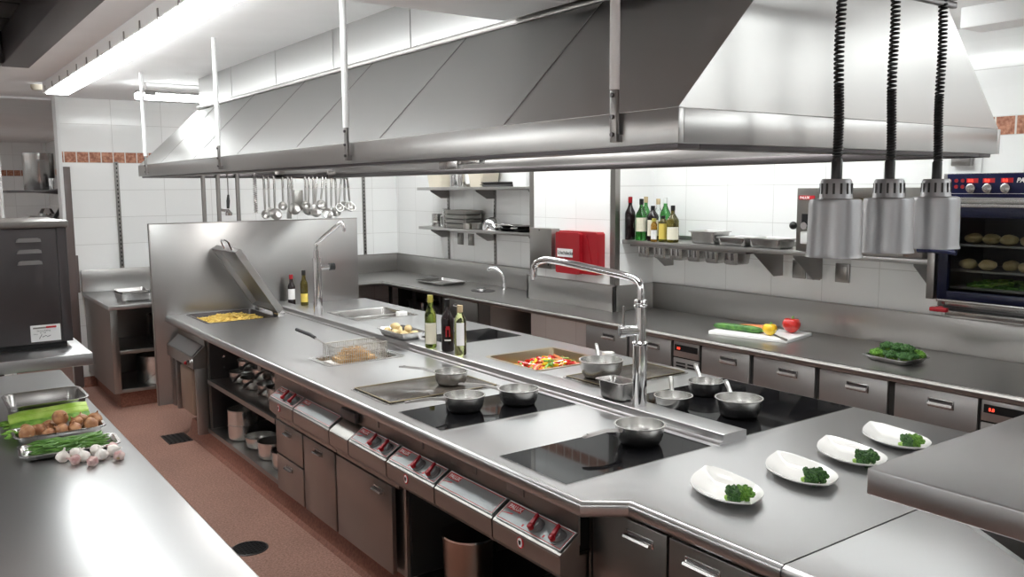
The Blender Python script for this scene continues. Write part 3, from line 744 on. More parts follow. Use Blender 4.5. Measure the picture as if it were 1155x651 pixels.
# bratt pan with lid and noodles
t = thing('tilting_pan', 'built-in bratt pan with its steel lid propped open at the far end', 'pan', (2.02, 6.46, .8))
m = MB(); well(m, 1.78, 2.27, 6.19, 6.73, .80); m.build('well', 'dark_steel', t)
hx, hz = 2.30, .935
ang = math.radians(123); LL = .56
d = Vector((math.cos(ang), 0, math.sin(ang))); nn = Vector((-math.sin(ang), 0, math.cos(ang)))  # inside faces down-left
def LP(a, b, h): return Vector((hx, 0, hz)) + d * a + Vector((0, b, 0)) + nn * h
m = MB()
def lring(a0, a1, y0, y1, h): return [LP(a0, y0, h), LP(a1, y0, h), LP(a1, y1, h), LP(a0, y1, h)]
m.rings([lring(.03, LL - .03, 6.21, 6.71, -.045), lring(0, LL, 6.18, 6.74, -.035), lring(0, LL, 6.18, 6.74, .012), lring(.018, LL - .018, 6.198, 6.722, .012), lring(.022, LL - .022, 6.20, 6.72, -.030)])
m.build('lid', 'hood', t)
m = MB(); c1 = LP(LL * .97, 6.30, -.02); c2 = LP(LL * .97, 6.62, -.02)
m.tube([LP(LL - .01, 6.30, -.01), LP(LL + .06, 6.30, -.02), LP(LL + .075, 6.33, -.02), LP(LL + .075, 6.44, -.02), LP(LL + .06, 6.47, -.02), LP(LL - .01, 6.47, -.01)], .008, 8); m.build('lid_handle', 'chrome', t)
m = MB(); m.cyl((2.31, 6.20, .935), (2.31, 6.32, .935), .022, 16); m.cyl((2.31, 6.60, .935), (2.31, 6.70, .935), .022, 16); m.box(2.29, 2.345, 6.19, 6.30, .90, .935, .004); m.box(2.29, 2.345, 6.61, 6.70, .90, .935, .004); m.build('hinges', 'gn', t)
def strips(x0, x1, y0, y1, z, n, mats, L, r, hump=.03, curl=.3, seed=1):
    rnd = random.Random(seed); m = MB()
    for i in range(n):
        a = rnd.uniform(0, 2 * PI); cx = rnd.uniform(x0, x1); cy = rnd.uniform(y0, y1)
        u = (cx - x0) / (x1 - x0) * 2 - 1; v = (cy - y0) / (y1 - y0) * 2 - 1
        h = hump * max(0, (1 - u * u)) * max(0, (1 - v * v)) * rnd.uniform(.3, 1)
        l = L * rnd.uniform(.6, 1.2); c = rnd.uniform(-curl, curl); tl = rnd.uniform(-.3, .3)
        m.use(rnd.choice(mats)); p = []
        for k in range(4):
            s = (k / 3 - .5) * l
            q = [min(max(cx + math.cos(a + c * s / l) * s, x0), x1), min(max(cy + math.sin(a + c * s / l) * s, y0), y1), z + h + tl * s + r + abs(s) * 0]
            q[2] = max(q[2], z + r); p.append(q)
        m.tube(p, [r * .8, r, r, r * .8], 5)
    m.box(x0 + .004, x1 - .004, y0 + .004, y1 - .004, z - .01, z + hump * .25, .004)
    return m
tag(strips(1.80, 2.25, 6.22, 6.70, .855, 520, ['fries'], .07, .006, .055, .8, 3).build('golden_noodles', 'fries'), 'bed of golden yellow noodles in the far open bratt pan', 'noodles', kind='stuff')
# fryer
t = thing('deep_fryer', 'built-in deep fryer well with a steel surround on the front side', 'fryer', (2.08, 4.4, .7))
m = MB(); well(m, 1.87, 2.29, 4.28, 4.52, .74, lip=.03); m.build('well', 'gn', t)
m = MB(); m.box(1.89, 2.27, 4.30, 4.50, .75, .84); m.build('oil', 'amber', t)
b = thing('fry_basket', 'wire frying basket with black grip resting over the fryer', 'basket', (2.06, 4.42, .88))
m = MB(); bx0, bx1, by0, by1, bz0, bz1 = 1.915, 2.235, 4.335, 4.49, .885, .985
for z, r in ((bz1, .0035), (bz0, .0025), ((bz0 + bz1) / 2, .0012), (bz0 + .025, .0012), (bz1 - .025, .0012)):
    m.tube([(bx0, by0, z), (bx1, by0, z), (bx1, by1, z), (bx0, by1, z), (bx0, by0, z)], r, 5)
n = 26
for i in range(n + 1):
    x = bx0 + (bx1 - bx0) * i / n
    m.tube([(x, by0, bz1), (x, by0, bz0), (x, by1, bz0), (x, by1, bz1)], .0019, 4)
for i in range(1, 8):
    y = by0 + (by1 - by0) * i / 8
    m.tube([(bx0, y, bz1), (bx0, y, bz0), (bx1, y, bz0), (bx1, y, bz1)], .0019, 4)
m.build('wire_mesh', 'wire', b)
m = MB(); m.tube([(bx0, 4.37, bz1), (1.885, 4.44, 1.005), (1.865, 4.53, 1.03)], .0032, 6); m.tube([(bx0, 4.46, bz1), (1.895, 4.48, 1.005), (1.865, 4.53, 1.03)], .0032, 6); m.build('handle_wire', 'wire', b)
m = MB(); m.tube([(1.872, 4.50, 1.022), (1.865, 4.55, 1.033), (1.845, 4.70, 1.045)], [.009, .011, .010], 10); m.build('grip', 'black', b)
tag(strips(1.95, 2.18, 4.355, 4.465, .89, 460, ['fry2'], .045, .0026, .075, 2.6, 5).build('fried_strips', 'fry2'), 'tangle of fried golden strips in the wire basket', 'food', kind='stuff')
# sink
t = thing('inset_sink', 'rectangular steel sink basin in the rear side near the splash panel', 'sink', (2.92, 5.9, .75))
m = MB(); well(m, 2.68, 3.16, 5.63, 6.16, .76); m.build('basin', 'gn', t)
m = MB(); m.box(2.69, 3.15, 5.80, 5.82, .88, .90, .002); m.build('divider', 'gn', t)
m = MB(); m.box(2.69, 3.15, 5.64, 5.80, .87, .873, .001); m.build('cover', 'dull', t)
m = MB(); m.box(3.04, 3.11, 5.68, 5.74, .875, .925, .006); tag(m.build('white_block', 'board'), 'small white block on the sink cover', 'block')
# bain marie with pepper strips
t = thing('bratt_pan', 'open bronze-toned bratt pan filled with pepper strips on the rear side', 'pan', (2.9, 3.72, .78))
m = MB(); well(m, 2.67, 3.13, 3.49, 3.95, .80, lip=.02)
m.build('well', 'bronze', t)
o = strips(2.70, 3.10, 3.52, 3.84, .835, 520, ['pepr', 'pepr', 'pepr', 'pepy', 'carrot', 'leaf'], .08, .0085, .07, 1.0, 9).build('pepper_strips', None)
tag(o, 'heap of red yellow and green pepper strips in the rear bratt pan', 'food', kind='stuff')
t = thing('salt_cup', 'small white cup standing at the corner of the pepper pan', 'cup', (3.17, 3.53, .9))
t.location = (3.12, 3.44, .903)
m = MB(); m.lathe([(0, .0), (.030, .0), (.034, .05), (.030, .05), (.027, .006), (0, .006)], (3.12, 3.44, .903), 20); m.build('body', 'ceramic', t)
m = MB(); m.lathe([(0, .03), (.029, .03), (.029, .044), (0, .046)], (3.12, 3.44, .903), 20); m.build('salt', 'whiteline', t)

# ------------------------------------------------------------------ saucepans
def saucepan(x, y, z, tip, label, s=1.0, group='saucepans on the island', tall=False, name='saucepan', bail=True):
    t = thing(name, label, 'saucepan', (x, y, z), group)
    k = s
    if tall: pr = [(0, 0), (.082, 0), (.088, .006), (.088, .09), (.092, .093), (.092, .096), (.086, .096), (.085, .008), (.08, .004), (0, .004)]
    else: pr = [(0, 0), (.060, 0), (.068, .004), (.078, .020), (.084, .045), (.086, .066), (.090, .069), (.090, .071), (.084, .071), (.081, .045), (.074, .022), (.062, .006), (0, .004)]
    m = MB(); m.lathe([(r * k, h * k) for r, h in pr], (x, y, z), 32); m.build('body', 'pan', t)
    tip = Vector(tip); c = Vector((x, y, z)); d = Vector((tip.x - x, tip.y - y, 0)).normalized()
    zr = z + (.058 if not tall else .08) * k
    p0 = c + d * .083 * k; p0.z = zr; p1 = c + d * .105 * k; p1.z = zr + .004
    side = Vector((-d.y, d.x, 0)); R = []
    pts = [p0, p1, p1.lerp(tip, .3) + Vector((0, 0, .006)), p1.lerp(tip, .85) + Vector((0, 0, .003)), tip]
    for i, (p, w, h) in enumerate(zip(pts, (.013, .010, .009, .011, .009), (.006, .005, .005, .0045, .003))):
        R.append([p + side * w + Vector((0, 0, -h)), p + side * w * .6 + Vector((0, 0, h)), p - side * w * .6 + Vector((0, 0, h)), p - side * w + Vector((0, 0, -h))])
    m = MB(); m.rings(R); h = m.build('handle', 'frame', t)
    m = MB(); m.lathe([(.003, 0), (.006, 0), (.006, .001), (.003, .001)], pts[3] + Vector((0, 0, .0035)), 10); m.build('hanging_hole', 'dark', h)
    return t
ZH = .9036
saucepan(2.19, 2.24, ZH, (1.945, 2.275, .962), 'saucepan alone on the nearest hob, handle pointing left', 1.06)
saucepan(1.925, 3.03, ZH, (1.67, 3.09, .966), 'front saucepan of the two on the second hob')
saucepan(2.175, 2.98, ZH, (2.02, 3.225, .972), 'rear saucepan of the two on the second hob', 1.02)
saucepan(2.13, 3.47, .909, (1.98, 3.71, .975), 'saucepan standing on the front griddle plate', .92)
saucepan(2.81, 3.15, .909, (2.96, 3.36, 1.03), 'wide shallow pan on the rear griddle behind the steel container', 1.25)
saucepan(2.64, 2.50, ZH, (2.77, 2.64, 1.005), 'left pan of the three on the large rear hob', .92)
saucepan(2.955, 2.60, ZH, (3.06, 2.76, 1.005), 'back pan of the three on the large rear hob', .92)
saucepan(2.785, 2.27, ZH, (2.89, 2.43, 1.01), 'near right pan of the three on the large rear hob', 1.1)
# pans stored in the open cabinet
i = 0
for (x, y, z, tx, ty, tall, lab) in ((1.90, 5.85, .522, 1.76, 5.62, 0, 'saucepan at the far end of the upper cabinet shelf'), (1.90, 5.60, .522, 1.75, 5.40, 0, 'second saucepan on the upper cabinet shelf'),
    (1.92, 5.35, .522, 1.76, 5.15, 0, 'third saucepan on the upper cabinet shelf'), (1.90, 5.10, .522, 1.77, 4.90, 1, 'deep saucepan near the drawers on the upper cabinet shelf'),
    (1.96, 5.86, .595, 1.80, 5.60, 0, 'stacked saucepan on top at the far end of the upper cabinet shelf'), (1.95, 5.52, .595, 1.78, 5.30, 0, 'stacked saucepan in the middle of the upper cabinet shelf'),
    (1.97, 5.22, .595, 1.80, 4.98, 0, 'stacked saucepan near the drawers on the upper cabinet shelf'),
    (1.84, 5.72, .162, 1.78, 5.50, 1, 'tall saucepan at the far end of the bottom cabinet shelf'), (1.84, 5.72, .262, 1.78, 5.50, 1, 'tall saucepan stacked on the far one of the bottom cabinet shelf'),
    (1.86, 5.44, .162, 1.78, 5.24, 0, 'second saucepan on the bottom cabinet shelf'), (1.86, 5.19, .162, 1.78, 5.0, 1, 'third saucepan on the bottom cabinet shelf'),
    (1.86, 4.94, .162, 1.78, 4.80, 1, 'saucepan nearest the drawers on the bottom cabinet shelf')):
    saucepan(x, y, z, (tx, ty, z + (.085 if tall else .06)), lab, 1.12, 'saucepans stored in the open cabinet', bool(tall))

# ------------------------------------------------------------------ things on the ledge
o = tray('gastronorm_container', 'small deep steel container on the ledge left of the pole tap', 'container', 2.50, 2.70, .9365, .058, .088, .082, rot=0.0, taper=.006, r=.02)
t = thing('potato_tray', 'steel tray of peeled potatoes on the ledge left of the bottles', 'tray', (2.51, 4.67, .9365))
tm = tray_mb(.095, .165, .045, r=.025); o = tm.build('pan', 'gn'); o.parent = t
random.seed(3)
poss = [(2.47, 4.78, 0), (2.52, 4.72, 0), (2.47, 4.68, 0), (2.55, 4.79, 0), (2.53, 4.63, 0), (2.48, 4.58, 0), (2.54, 4.56, 0), (2.50, 4.73, .030), (2.52, 4.60, .030)]
plabs = ['at the far left corner', 'in the middle back', 'in the middle front', 'at the far back corner', 'at the near middle', 'at the near front corner', 'at the near back corner', 'on top at the far side', 'on top at the near side']
for i, ((x, y, dz), l) in enumerate(zip(poss, plabs)):
    rot = Matrix.Rotation(random.uniform(0, 3), 3, 'Z')
    o = MB().blob((0, 0, 0), .0245, .12, 1.5, 3, (1.25, .95, .85), rot, i).build('potato', 'potato'); o.location = (x, y, .966 + dz)
    tag(o, 'peeled potato ' + l + ' of the ledge tray', 'potato', 'peeled potatoes in the tray')

def bottle(name, label, x, y, z, prof, glass, parts, n=24, group=None, liquid=None):
    t = thing(name, label, 'bottle', (x, y, z), group)
    m = MB(); m.lathe(prof, (x, y, z), n); m.build('glass_body', glass, t)
    for (nm_, pr, mt, a0, a1) in parts:
        m = MB(); m.lathe(pr, (x, y, z), 20, None, 1, 1, a0, a1); m.build(nm_, mt, t, recalc=True)
    return t
def wine_prof(r, h, neck=.014, sh=.62):
    return [(0, 0), (r * .9, 0), (r, .008), (r, h * sh), (r * .92, h * (sh + .05)), (r * .55, h * (sh + .14)), (neck * 1.1, h * (sh + .21)), (neck, h * .97), (neck + .002, h * .975), (neck + .002, h * .992), (neck * .9, h), (0, h)]
CAM = Vector((0, 0))
def lab_arc(x, y, half=1.0):
    a = math.atan2(CAM.y - y, CAM.x - x); return a - half, a + half
def label_part(x, y, r, z0, z1, mt, half=1.1, name='label'):
    a0, a1 = lab_arc(x, y, half); return (name, [(r + .0006, z0), (r + .0006, z1)], mt, a0, a1)
FULL = (0, 2 * PI)
def wine(x, y, z, h, r, glass, lab, labmat, capmat, lz=(.12, .45), group=None, neck=.013, half=1.1, sh=.6, extra=None):
    parts = [('capsule', [(neck + .0022, h * .86), (neck + .003, h * .865), (neck + .003, h * .998), (0, h * 1.003)], capmat, *FULL)]
    if labmat: parts.append(label_part(x, y, r, h * lz[0], h * lz[1], labmat, half))
    if extra: parts += extra
    return bottle('bottle', lab, x, y, z, wine_prof(r, h, neck, sh), glass, parts, group=group)
ZL = .9365
g = 'three bottles on the ledge'
wine(2.47, 4.24, ZL, .305, .034, 'gglass', 'green wine bottle with cream label, left of the three on the ledge', 'label', 'gold', (.08, .48), g)
t = wine(2.492, 4.09, ZL, .295, .036, 'dglass', 'dark bottle with red mark, middle of the three on the ledge', None, 'black', group=g)
a = math.atan2(-4.09, -2.492)
def arcpatch(name, x, y, r, a0, a1, z0, z1, mt, parent, zo):
    m = MB(); m.lathe([(r, z0), (r, z1)], (x, y, zo), 8, None, 1, 1, a0, a1); return m.build(name, mt, parent)
for da in (-.32, .18): arcpatch('red_mark', 2.492, 4.09, .0367, a + da, a + da + .22, .085, .135, 'red', t, ZL)
arcpatch('red_mark_top', 2.492, 4.09, .0367, a - .25, a + .33, .125, .145, 'red', t, ZL)
arcpatch('white_line', 2.492, 4.09, .0367, a - .5, a + .5, .062, .070, 'labelw', t, ZL)
t = wine(2.488, 3.95, ZL, .275, .033, 'yglass', 'clear pale yellow bottle with cork, right of the three on the ledge', 'labelw', 'cork', (.20, .66), g, half=.7, sh=.68)
arcpatch('label_print', 2.49, 3.95, .0338, math.atan2(-3.95, -2.49) - .1, math.atan2(-3.95, -2.49) + .3, .105, .13, 'black', t, ZL)
# two bottles near the splash panel
wine(2.60, 6.70, .9, .26, .030, 'dglass', 'dark sauce bottle with red cap before the splash panel', 'labelw', 'red', (.22, .55), 'bottles before the splash panel')
wine(2.70, 6.68, .9, .29, .031, 'oglass', 'olive bottle with dark cap and yellow label before the splash panel', 'labely', 'black', (.10, .34), 'bottles before the splash panel')

# ------------------------------------------------------------------ pole taps
def arm_curve(pts, r, n=14, sub=6):
    P = [Vector(p) for p in pts]; out = []
    for i in range(len(P) - 1):
        p0 = P[max(i - 1, 0)]; p1 = P[i]; p2 = P[i + 1]; p3 = P[min(i + 2, len(P) - 1)]
        for k in range(sub):
            t = k / sub
            out.append(.5 * ((2 * p1) + (p2 - p0) * t + (2 * p0 - 5 * p1 + 4 * p2 - p3) * t * t + (3 * p1 - p0 - 3 * p2 + p3) * t ** 3))
    out.append(P[-1]); return MB().tube(out, r, n)
t = thing('pole_tap', 'tall chrome pole tap with long swivel arm on the near ledge', 'tap', (2.49, 2.55, ZL))
m = MB(); m.tube([(2.49, 2.55, ZL), (2.49, 2.55, 1.20)], .030, 24); m.tube([(2.49, 2.55, 1.20), (2.49, 2.55, 1.36)], .0235, 24); m.lathe([(.03, 1.195), (.033, 1.2), (.033, 1.206), (.026, 1.212)], (2.49, 2.55, 0), 24); m.build('pole', 'chrome', t)
m = MB(); m.lathe([(0, 1.355), (.027, 1.355), (.029, 1.362), (.024, 1.368), (.024, 1.372), (.028, 1.376), (.026, 1.384), (.014, 1.388), (0, 1.39)], (2.49, 2.55, 0), 24); m.build('collar', 'chrome', t)
m = arm_curve([(2.49, 2.55, 1.38), (2.49, 2.55, 1.43), (2.488, 2.57, 1.462), (2.482, 2.64, 1.478), (2.46, 2.86, 1.50), (2.44, 3.06, 1.517), (2.43, 3.13, 1.515), (2.425, 3.185, 1.49), (2.425, 3.195, 1.44), (2.425, 3.195, 1.42)], .0165)
m.build('swivel_arm', 'chrome', t)
m = MB(); m.cyl((2.43, 2.58, 1.255), (2.49, 2.55, 1.255), .022, 20); m.cyl((2.41, 2.59, 1.255), (2.43, 2.58, 1.255), .026, 20); m.build('valve', 'chrome', t)
m = MB(); m.tube([(2.425, 2.582, 1.27), (2.425, 2.582, 1.36)], [.006, .005], 10); m.build('lever', 'frame', t)
t = thing('pole_tap', 'chrome pole tap with raised arm at the far end of the ledge', 'tap', (2.45, 5.81, ZL))
m = MB(); m.tube([(2.45, 5.81, ZL), (2.45, 5.81, 1.36)], .033, 20); m.tube([(2.45, 5.81, 1.36), (2.45, 5.81, 1.41)], .022, 20); m.build('pole', 'chrome', t)
m = arm_curve([(2.45, 5.81, 1.39), (2.45, 5.81, 1.45), (2.47, 5.80, 1.48), (2.55, 5.76, 1.555), (2.60, 5.735, 1.60), (2.62, 5.725, 1.605), (2.625, 5.72, 1.58), (2.625, 5.72, 1.545)], .015); m.build('swivel_arm', 'chrome', t)
m = MB(); m.cyl((2.45, 5.81, 1.29), (2.55, 5.80, 1.29), .020, 18); m.build('valve', 'chrome', t)
m = MB(); m.cyl((2.54, 5.80, 1.29), (2.58, 5.797, 1.29), .026, 18); m.build('knob', 'black', t)

# ------------------------------------------------------------------ plates with broccoli
PO = [(-.045, .106), (.012, .14), (.088, .160), (.103, .132), (.110, .09), (.104, 0), (.076, -.07), (.039, -.112), (-.007, -.135), (-.066, -.148), (-.095, -.107), (-.108, -.062), (-.101, .004), (-.074, .071)]
def plate(x, y, label):
    t = thing('plate', label, 'plate', (x, y, .90), 'four white plates along the island end')
    P = [Vector((a, b)) for a, b in PO]; n = len(P); out = []
    for i in range(n):
        p0, p1, p2, p3 = P[i - 1], P[i], P[(i + 1) % n], P[(i + 2) % n]
        if i in (2, 9): p0 = p1 - (p2 - p1)
        if (i + 1) % n in (2, 9): p3 = p2 + (p2 - p1)
        for k in range(4):
            u = k / 4; out.append(.5 * ((2 * p1) + (p2 - p0) * u + (2 * p0 - 5 * p1 + 4 * p2 - p3) * u * u + (3 * p1 - p0 - 3 * p2 + p3) * u ** 3))
    def ol(sc_, z, lift):
        return [Vector((x + p.x * sc_, y + p.y * sc_, z + lift * (p.length / .165) ** 2)) for p in out]
    m = MB(); m.rings([ol(.45, .900, 0), ol(.52, .900, 0), ol(.8, .908, .004), ol(1.0, .917, .010), ol(1.0, .921, .010), ol(.965, .921, .009), ol(.78, .912, .004), ol(.52, .904, 0), ol(.3, .9035, 0)])
    m.build('dish', 'ceramic', t)
plocs = [(2.035, 1.70), (2.355, 1.66), (2.655, 1.67), (2.955, 1.68)]
pn = ['nearest white boat plate with broccoli on the island end', 'second white boat plate from the front edge', 'third white boat plate from the front edge, beside the pass shelf corner', 'farthest white boat plate at the rear edge of the island']
for (x, y), l in zip(plocs, pn): plate(x, y, l)
def floret_mb(seed, mat):
    rnd = random.Random(seed); b = MB(); b.use('brocstem')
    b.tube([(0, 0, .0), (0, 0, .012), (0, 0, .024)], [.009, .007, .010], 8)
    for k in range(4):
        a = k * PI / 2 + .4; b.tube([(0, 0, .008), (.012 * math.cos(a), .012 * math.sin(a), .024)], [.005, .006], 6)
    b.use(mat)
    for k in range(15):
        if k == 0: c = Vector((0, 0, .034)); r = .015
        else:
            a = k * 2.4; q = math.sqrt(k / 15) * .024; c = Vector((q * math.cos(a), q * math.sin(a), .034 - q * q * 18 * .6 + rnd.uniform(-.001, .002))); r = rnd.uniform(.008, .0115)
        b.blob(c, r, .45, 5.5, 3, (1, 1, .9), None, seed * 20 + k)
    return b
fl = {}
for s in range(3):
    for mt in ('broc', 'broc2'):
        me = floret_mb(s + 1, mt).build('tmp', None); fl[(s, mt)] = me.data; bpy.data.objects.remove(me)
def floret(x, y, z, s, mt, rot, sc_, label, group, tilt=0):
    o = bpy.data.objects.new('broccoli_floret', fl[(s % 3, mt)]); C.objects.link(o)
    o.location = (x, y, z); o.rotation_euler = (abs(tilt), tilt * .3, -.6 + tilt * .5); o.scale = (sc_,) * 3
    return tag(o, label, 'broccoli', group)
pnm = ['nearest plate', 'second plate', 'third plate', 'farthest plate']
for i, (x, y) in enumerate(plocs):
    floret(x - .052, y - .045, .913, i, 'broc', i * 1.3, 1.08, 'left-hand broccoli floret on the ' + pnm[i], 'broccoli on the plates', 1.0)
    floret(x + .004, y - .075, .913, i + 1, 'broc2' if i in (0, 3) else 'broc', i * .7, 1.0, 'right-hand broccoli floret on the ' + pnm[i], 'broccoli on the plates', -.9)

# ------------------------------------------------------------------ heat lamps
zr = 2.345
t = thing('lamp_rail', 'thin steel rail from which the three heat lamps hang', 'rail', (2.0, 1.3, zr))
m = MB(); m.box(1.2, 2.49, 1.292, 1.308, zr, zr + .018, .003); m.box(1.2, 2.49, 1.292, 1.308, zr + .022, zr + .030, .002); m.build('bar', 'dark_steel', t)
m = MB()
for x in (1.35, 2.30): m.cyl((x, 1.3, zr + .02), (x, 1.3, 2.70), .007, 10)
m.build('drop_rods', 'white_paint', t)
lamp_l = ['left heat lamp with coiled black cord over the plates', 'middle heat lamp with coiled black cord over the plates', 'right heat lamp with coiled black cord before the blue oven']
for i, (x, tx) in enumerate(((1.953, 1.945), (2.195, 2.185), (2.438, 2.428))):
    y = 1.3; zb = 1.668
    t = thing('heat_lamp', lamp_l[i], 'lamp', (x, y, zb), 'heat lamps over the plates')
    R = .070
    m = MB(); m.lathe([(R - .003, zb), (R, zb), (R - .003, zb + .01), (R - .005, zb + .135), (R - .008, zb + .146), (R - .016, zb + .148), (.040, zb + .148), (.040, zb + .145), (R - .010, zb + .143), (R - .008, zb + .13), (R - .006, zb + .01)], (x, y, 0), 48)
    m.build('shade', 'lamp', t)
    m = MB(); m.lathe([(.042, zb + .147), (.040, zb + .152), (.038, zb + .192), (.034, zb + .198), (.0, zb + .198)], (x, y, 0), 32); cpp = m.build('vent_cap', 'lamp', t)
    m = MB()
    for k in range(14):
        a = 2 * PI * k / 14; ca, sa = math.cos(a), math.sin(a); px, py = x + ca * .0388, y + sa * .0388
        q = [Vector((px - sa * .0028 * s_ + ca * o_, py + ca * .0028 * s_ + sa * o_, zz)) for (s_, o_, zz) in ((-1, 0, zb + .160), (1, 0, zb + .160), (1, 0, zb + .187), (-1, 0, zb + .187))]
        q2 = [v + Vector((ca * .0012, sa * .0012, 0)) for v in q]; m.rings([q, q2])
    m.build('vent_slots', 'dark', cpp)
    m = MB(); m.lathe([(0, zb + .02), (.03, zb + .025), (.042, zb + .045), (.03, zb + .09), (.018, zb + .12), (.018, zb + .145), (0, zb + .145)], (x, y, 0), 20); m.build('bulb', 'labelw', t)
    m = MB(); m.lathe([(.0135, zb + .196), (.0135, zb + .245), (.010, zb + .25), (0, zb + .25)], (x, y, 0), 14); m.build('cord_grip', 'black', t)
    z0, z1 = zb + .245, zr + .02; n = 760; pts = []; a = 0
    for k in range(n):
        f = k / (n - 1); zz = z0 + (z1 - z0) * f; dens = 1.0 if f > .42 else 1.55
        a += dens * .33
        sag = .0035 * math.sin(f * 2.6 * PI + i); rr_ = .0098
        pts.append((x + (tx - x) * f + sag + rr_ * math.cos(a), y + rr_ * math.sin(a), zz))
    m = MB().tube(pts, .0036, 5); m.tube([(x, y, z0 - .005), (x + .003, y, z0 + (z1 - z0) * .3)], .006, 8); m.build('coiled_cord', 'black', t)

# ------------------------------------------------------------------ right worktop
t = thing('rear_worktop', 'long steel worktop along the right wall turning the far corner', 'worktop', (4.4, 4.5, .86))
zt = .90
m = MB()
m.prism([(4.06, -.5), (4.84, -.5), (4.84, 4.82), (4.43, 4.82), (4.43, 5.88), (4.75, 5.88), (4.75, 8.88), (3.05, 8.88), (3.05, 7.95), (4.06, 7.95)], lambda u, v, w: (u, v, w), .872, zt)
m.build('top_sheet', 'topR', t)
pe = [(.02, .90), (.004, .8985), (-.008, .892), (-.012, .882), (-.010, .866), (-.002, .858), (.012, .856), (.02, .858)]
m = MB(); m.prism([(4.06 + u, v) for u, v in pe], lambda u, v, w: (u, w, v), -.5, 7.95)
m.build('front_edge', 'topR', t)
m = MB(); m.prism([(7.95 + u, v) for u, v in pe], lambda u, v, w: (w, u, v), 3.05, 4.06); m.build('return_edge', 'topR', t)
# backsplash upstands: outline walls
def upstand(m, pts, h0, h1, th):
    for (a, b) in zip(pts, pts[1:]):
        ax, ay = a; bx, by = b
        x0, x1 = sorted((ax, bx)); y0, y1 = sorted((ay, by))
        if x1 - x0 < 1e-6: m.box(x0 - th, x0, y0 - (th if True else 0), y1, h0, h1, .002)
        else: m.box(x0 - th, x1, y0 - th, y0, h0, h1, .002)
m = MB()
m.box(4.815, 4.839, -.5, 4.819, .90, 1.10, .003); m.box(4.405, 4.84, 4.795, 4.819, .90, 1.10, .003); m.box(4.405, 4.429, 4.795, 5.905, .90, 1.10, .003)
m.box(4.405, 4.75, 5.881, 5.905, .90, 1.10, .003); m.box(4.725, 4.749, 5.90, 8.879, .90, 1.10, .003); m.box(3.05, 4.75, 8.855, 8.879, .90, 1.10, .003)
m.build('backsplash', 'topR', t)
m = MB(); m.box(4.812, 4.84, -.5, 4.80, 1.098, 1.106, .002); m.box(4.402, 4.43, 4.79, 5.905, 1.098, 1.106, .002); m.box(4.722, 4.75, 5.9, 8.86, 1.098, 1.106, .002); m.box(3.05, 4.75, 8.852, 8.88, 1.098, 1.106, .002); m.build('backsplash_edge', 'frame', t)

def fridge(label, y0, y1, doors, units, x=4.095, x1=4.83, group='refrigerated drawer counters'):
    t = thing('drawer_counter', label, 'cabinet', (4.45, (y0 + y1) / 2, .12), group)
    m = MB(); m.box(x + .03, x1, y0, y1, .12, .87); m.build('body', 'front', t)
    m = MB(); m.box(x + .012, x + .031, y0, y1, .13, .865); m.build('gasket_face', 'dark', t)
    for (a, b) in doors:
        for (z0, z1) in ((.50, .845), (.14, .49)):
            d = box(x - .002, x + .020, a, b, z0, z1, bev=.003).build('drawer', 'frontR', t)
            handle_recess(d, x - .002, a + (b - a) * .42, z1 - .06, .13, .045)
    for (a, b) in units:
        u = box(x + .002, x + .022, a, b, .745, .845, bev=.003).build('control_unit', 'frontR', t)
        m = MB(); m.box(x - .001, x + .003, a + .012, b - .012, .785, .825); m.build('display_glass', 'black', u)
        text('8.8', .022, (x - .0016, b - .035, .795), (0, -1, 0), (0, 0, 1), 'led', u, 'display_digits')
        g = box(x + .002, x + .022, a, b, .14, .735, bev=.003).build('vent_panel', 'frontR', t)
        m = MB()
        for c in (0, 1):
            for k in range(5):
                ya = a + .015 + c * (b - a) * .45; m.box(x - .001, x + .003, ya, ya + (b - a) * .36, .62 + k * .02, .63 + k * .02)
        m.build('vent_slots', 'black', g)
fridge('drawer counter beneath the rear worktop left of the cutting board', 3.655, 4.77, [(4.325, 4.76), (3.905, 4.30)], [(3.665, 3.885)])
fridge('drawer counter beneath the rear worktop right of the cutting board', 1.70, 3.65, [(3.265, 3.64), (2.815, 3.235), (2.385, 2.785), (1.93, 2.345)], [(1.71, 1.915)])
fridge('drawer counter at the right edge of the photo below the pass shelf', -.4, 1.69, [(1.28, 1.68), (.86, 1.26)], [])
struct(MB().prism([(4.16, 0), (4.17, .02), (4.19, .12), (4.8, .12), (4.8, 0)], lambda u, v, w: (u, w, v), -.4, 4.77).build('trim_plinth_right', 'terra'))
# sink cupboard and open racks at the far right
t = thing('sink_cupboard', 'steel cupboard with one door under the small round basin', 'cabinet', (4.4, 6.4, .12))
m = MB(); m.box(4.12, 4.72, 6.02, 6.85, .12, .87); m.build('body', 'front', t)
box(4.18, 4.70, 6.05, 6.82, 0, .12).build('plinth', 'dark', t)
d = box(4.098, 4.12, 6.22, 6.74, .14, .845, bev=.003).build('door', 'front', t); handle_recess(d, 4.098, 6.55, .79, .09, .028)
box(4.10, 4.12, 6.02, 6.20, .14, .845).build('side_post', 'frame', t)
t = thing('open_rack', 'dark open rack of trays under the far rear worktop', 'rack', (4.4, 7.4, .12))
for y in (6.86, 7.36, 7.86): box(4.11, 4.13, y, y + .04, 0, .86).build('post', 'dark_steel', t)
m = MB(); m.box(4.70, 4.72, 6.87, 8.8, .12, .86); m.box(4.14, 4.7, 6.87, 7.94, .12, .14); m.box(4.14, 4.7, 6.865, 6.885, .12, .86); m.build('back_lining', 'dark', t)
for z in (.36, .60): box(4.15, 4.68, 6.90, 7.88, z, z + .012).build('shelf', 'dark_steel', t)
for i, (y, z, l) in enumerate(((7.1, .612, 'upper right'), (7.6, .612, 'upper left'), (7.1, .372, 'lower right'), (7.6, .372, 'lower left'))):
    o = tray('gastronorm_container', l + ' steel container in the dark open rack', 'container', 4.36, y, z, .13, .16, .10, mat='gn', group='containers in the open rack')
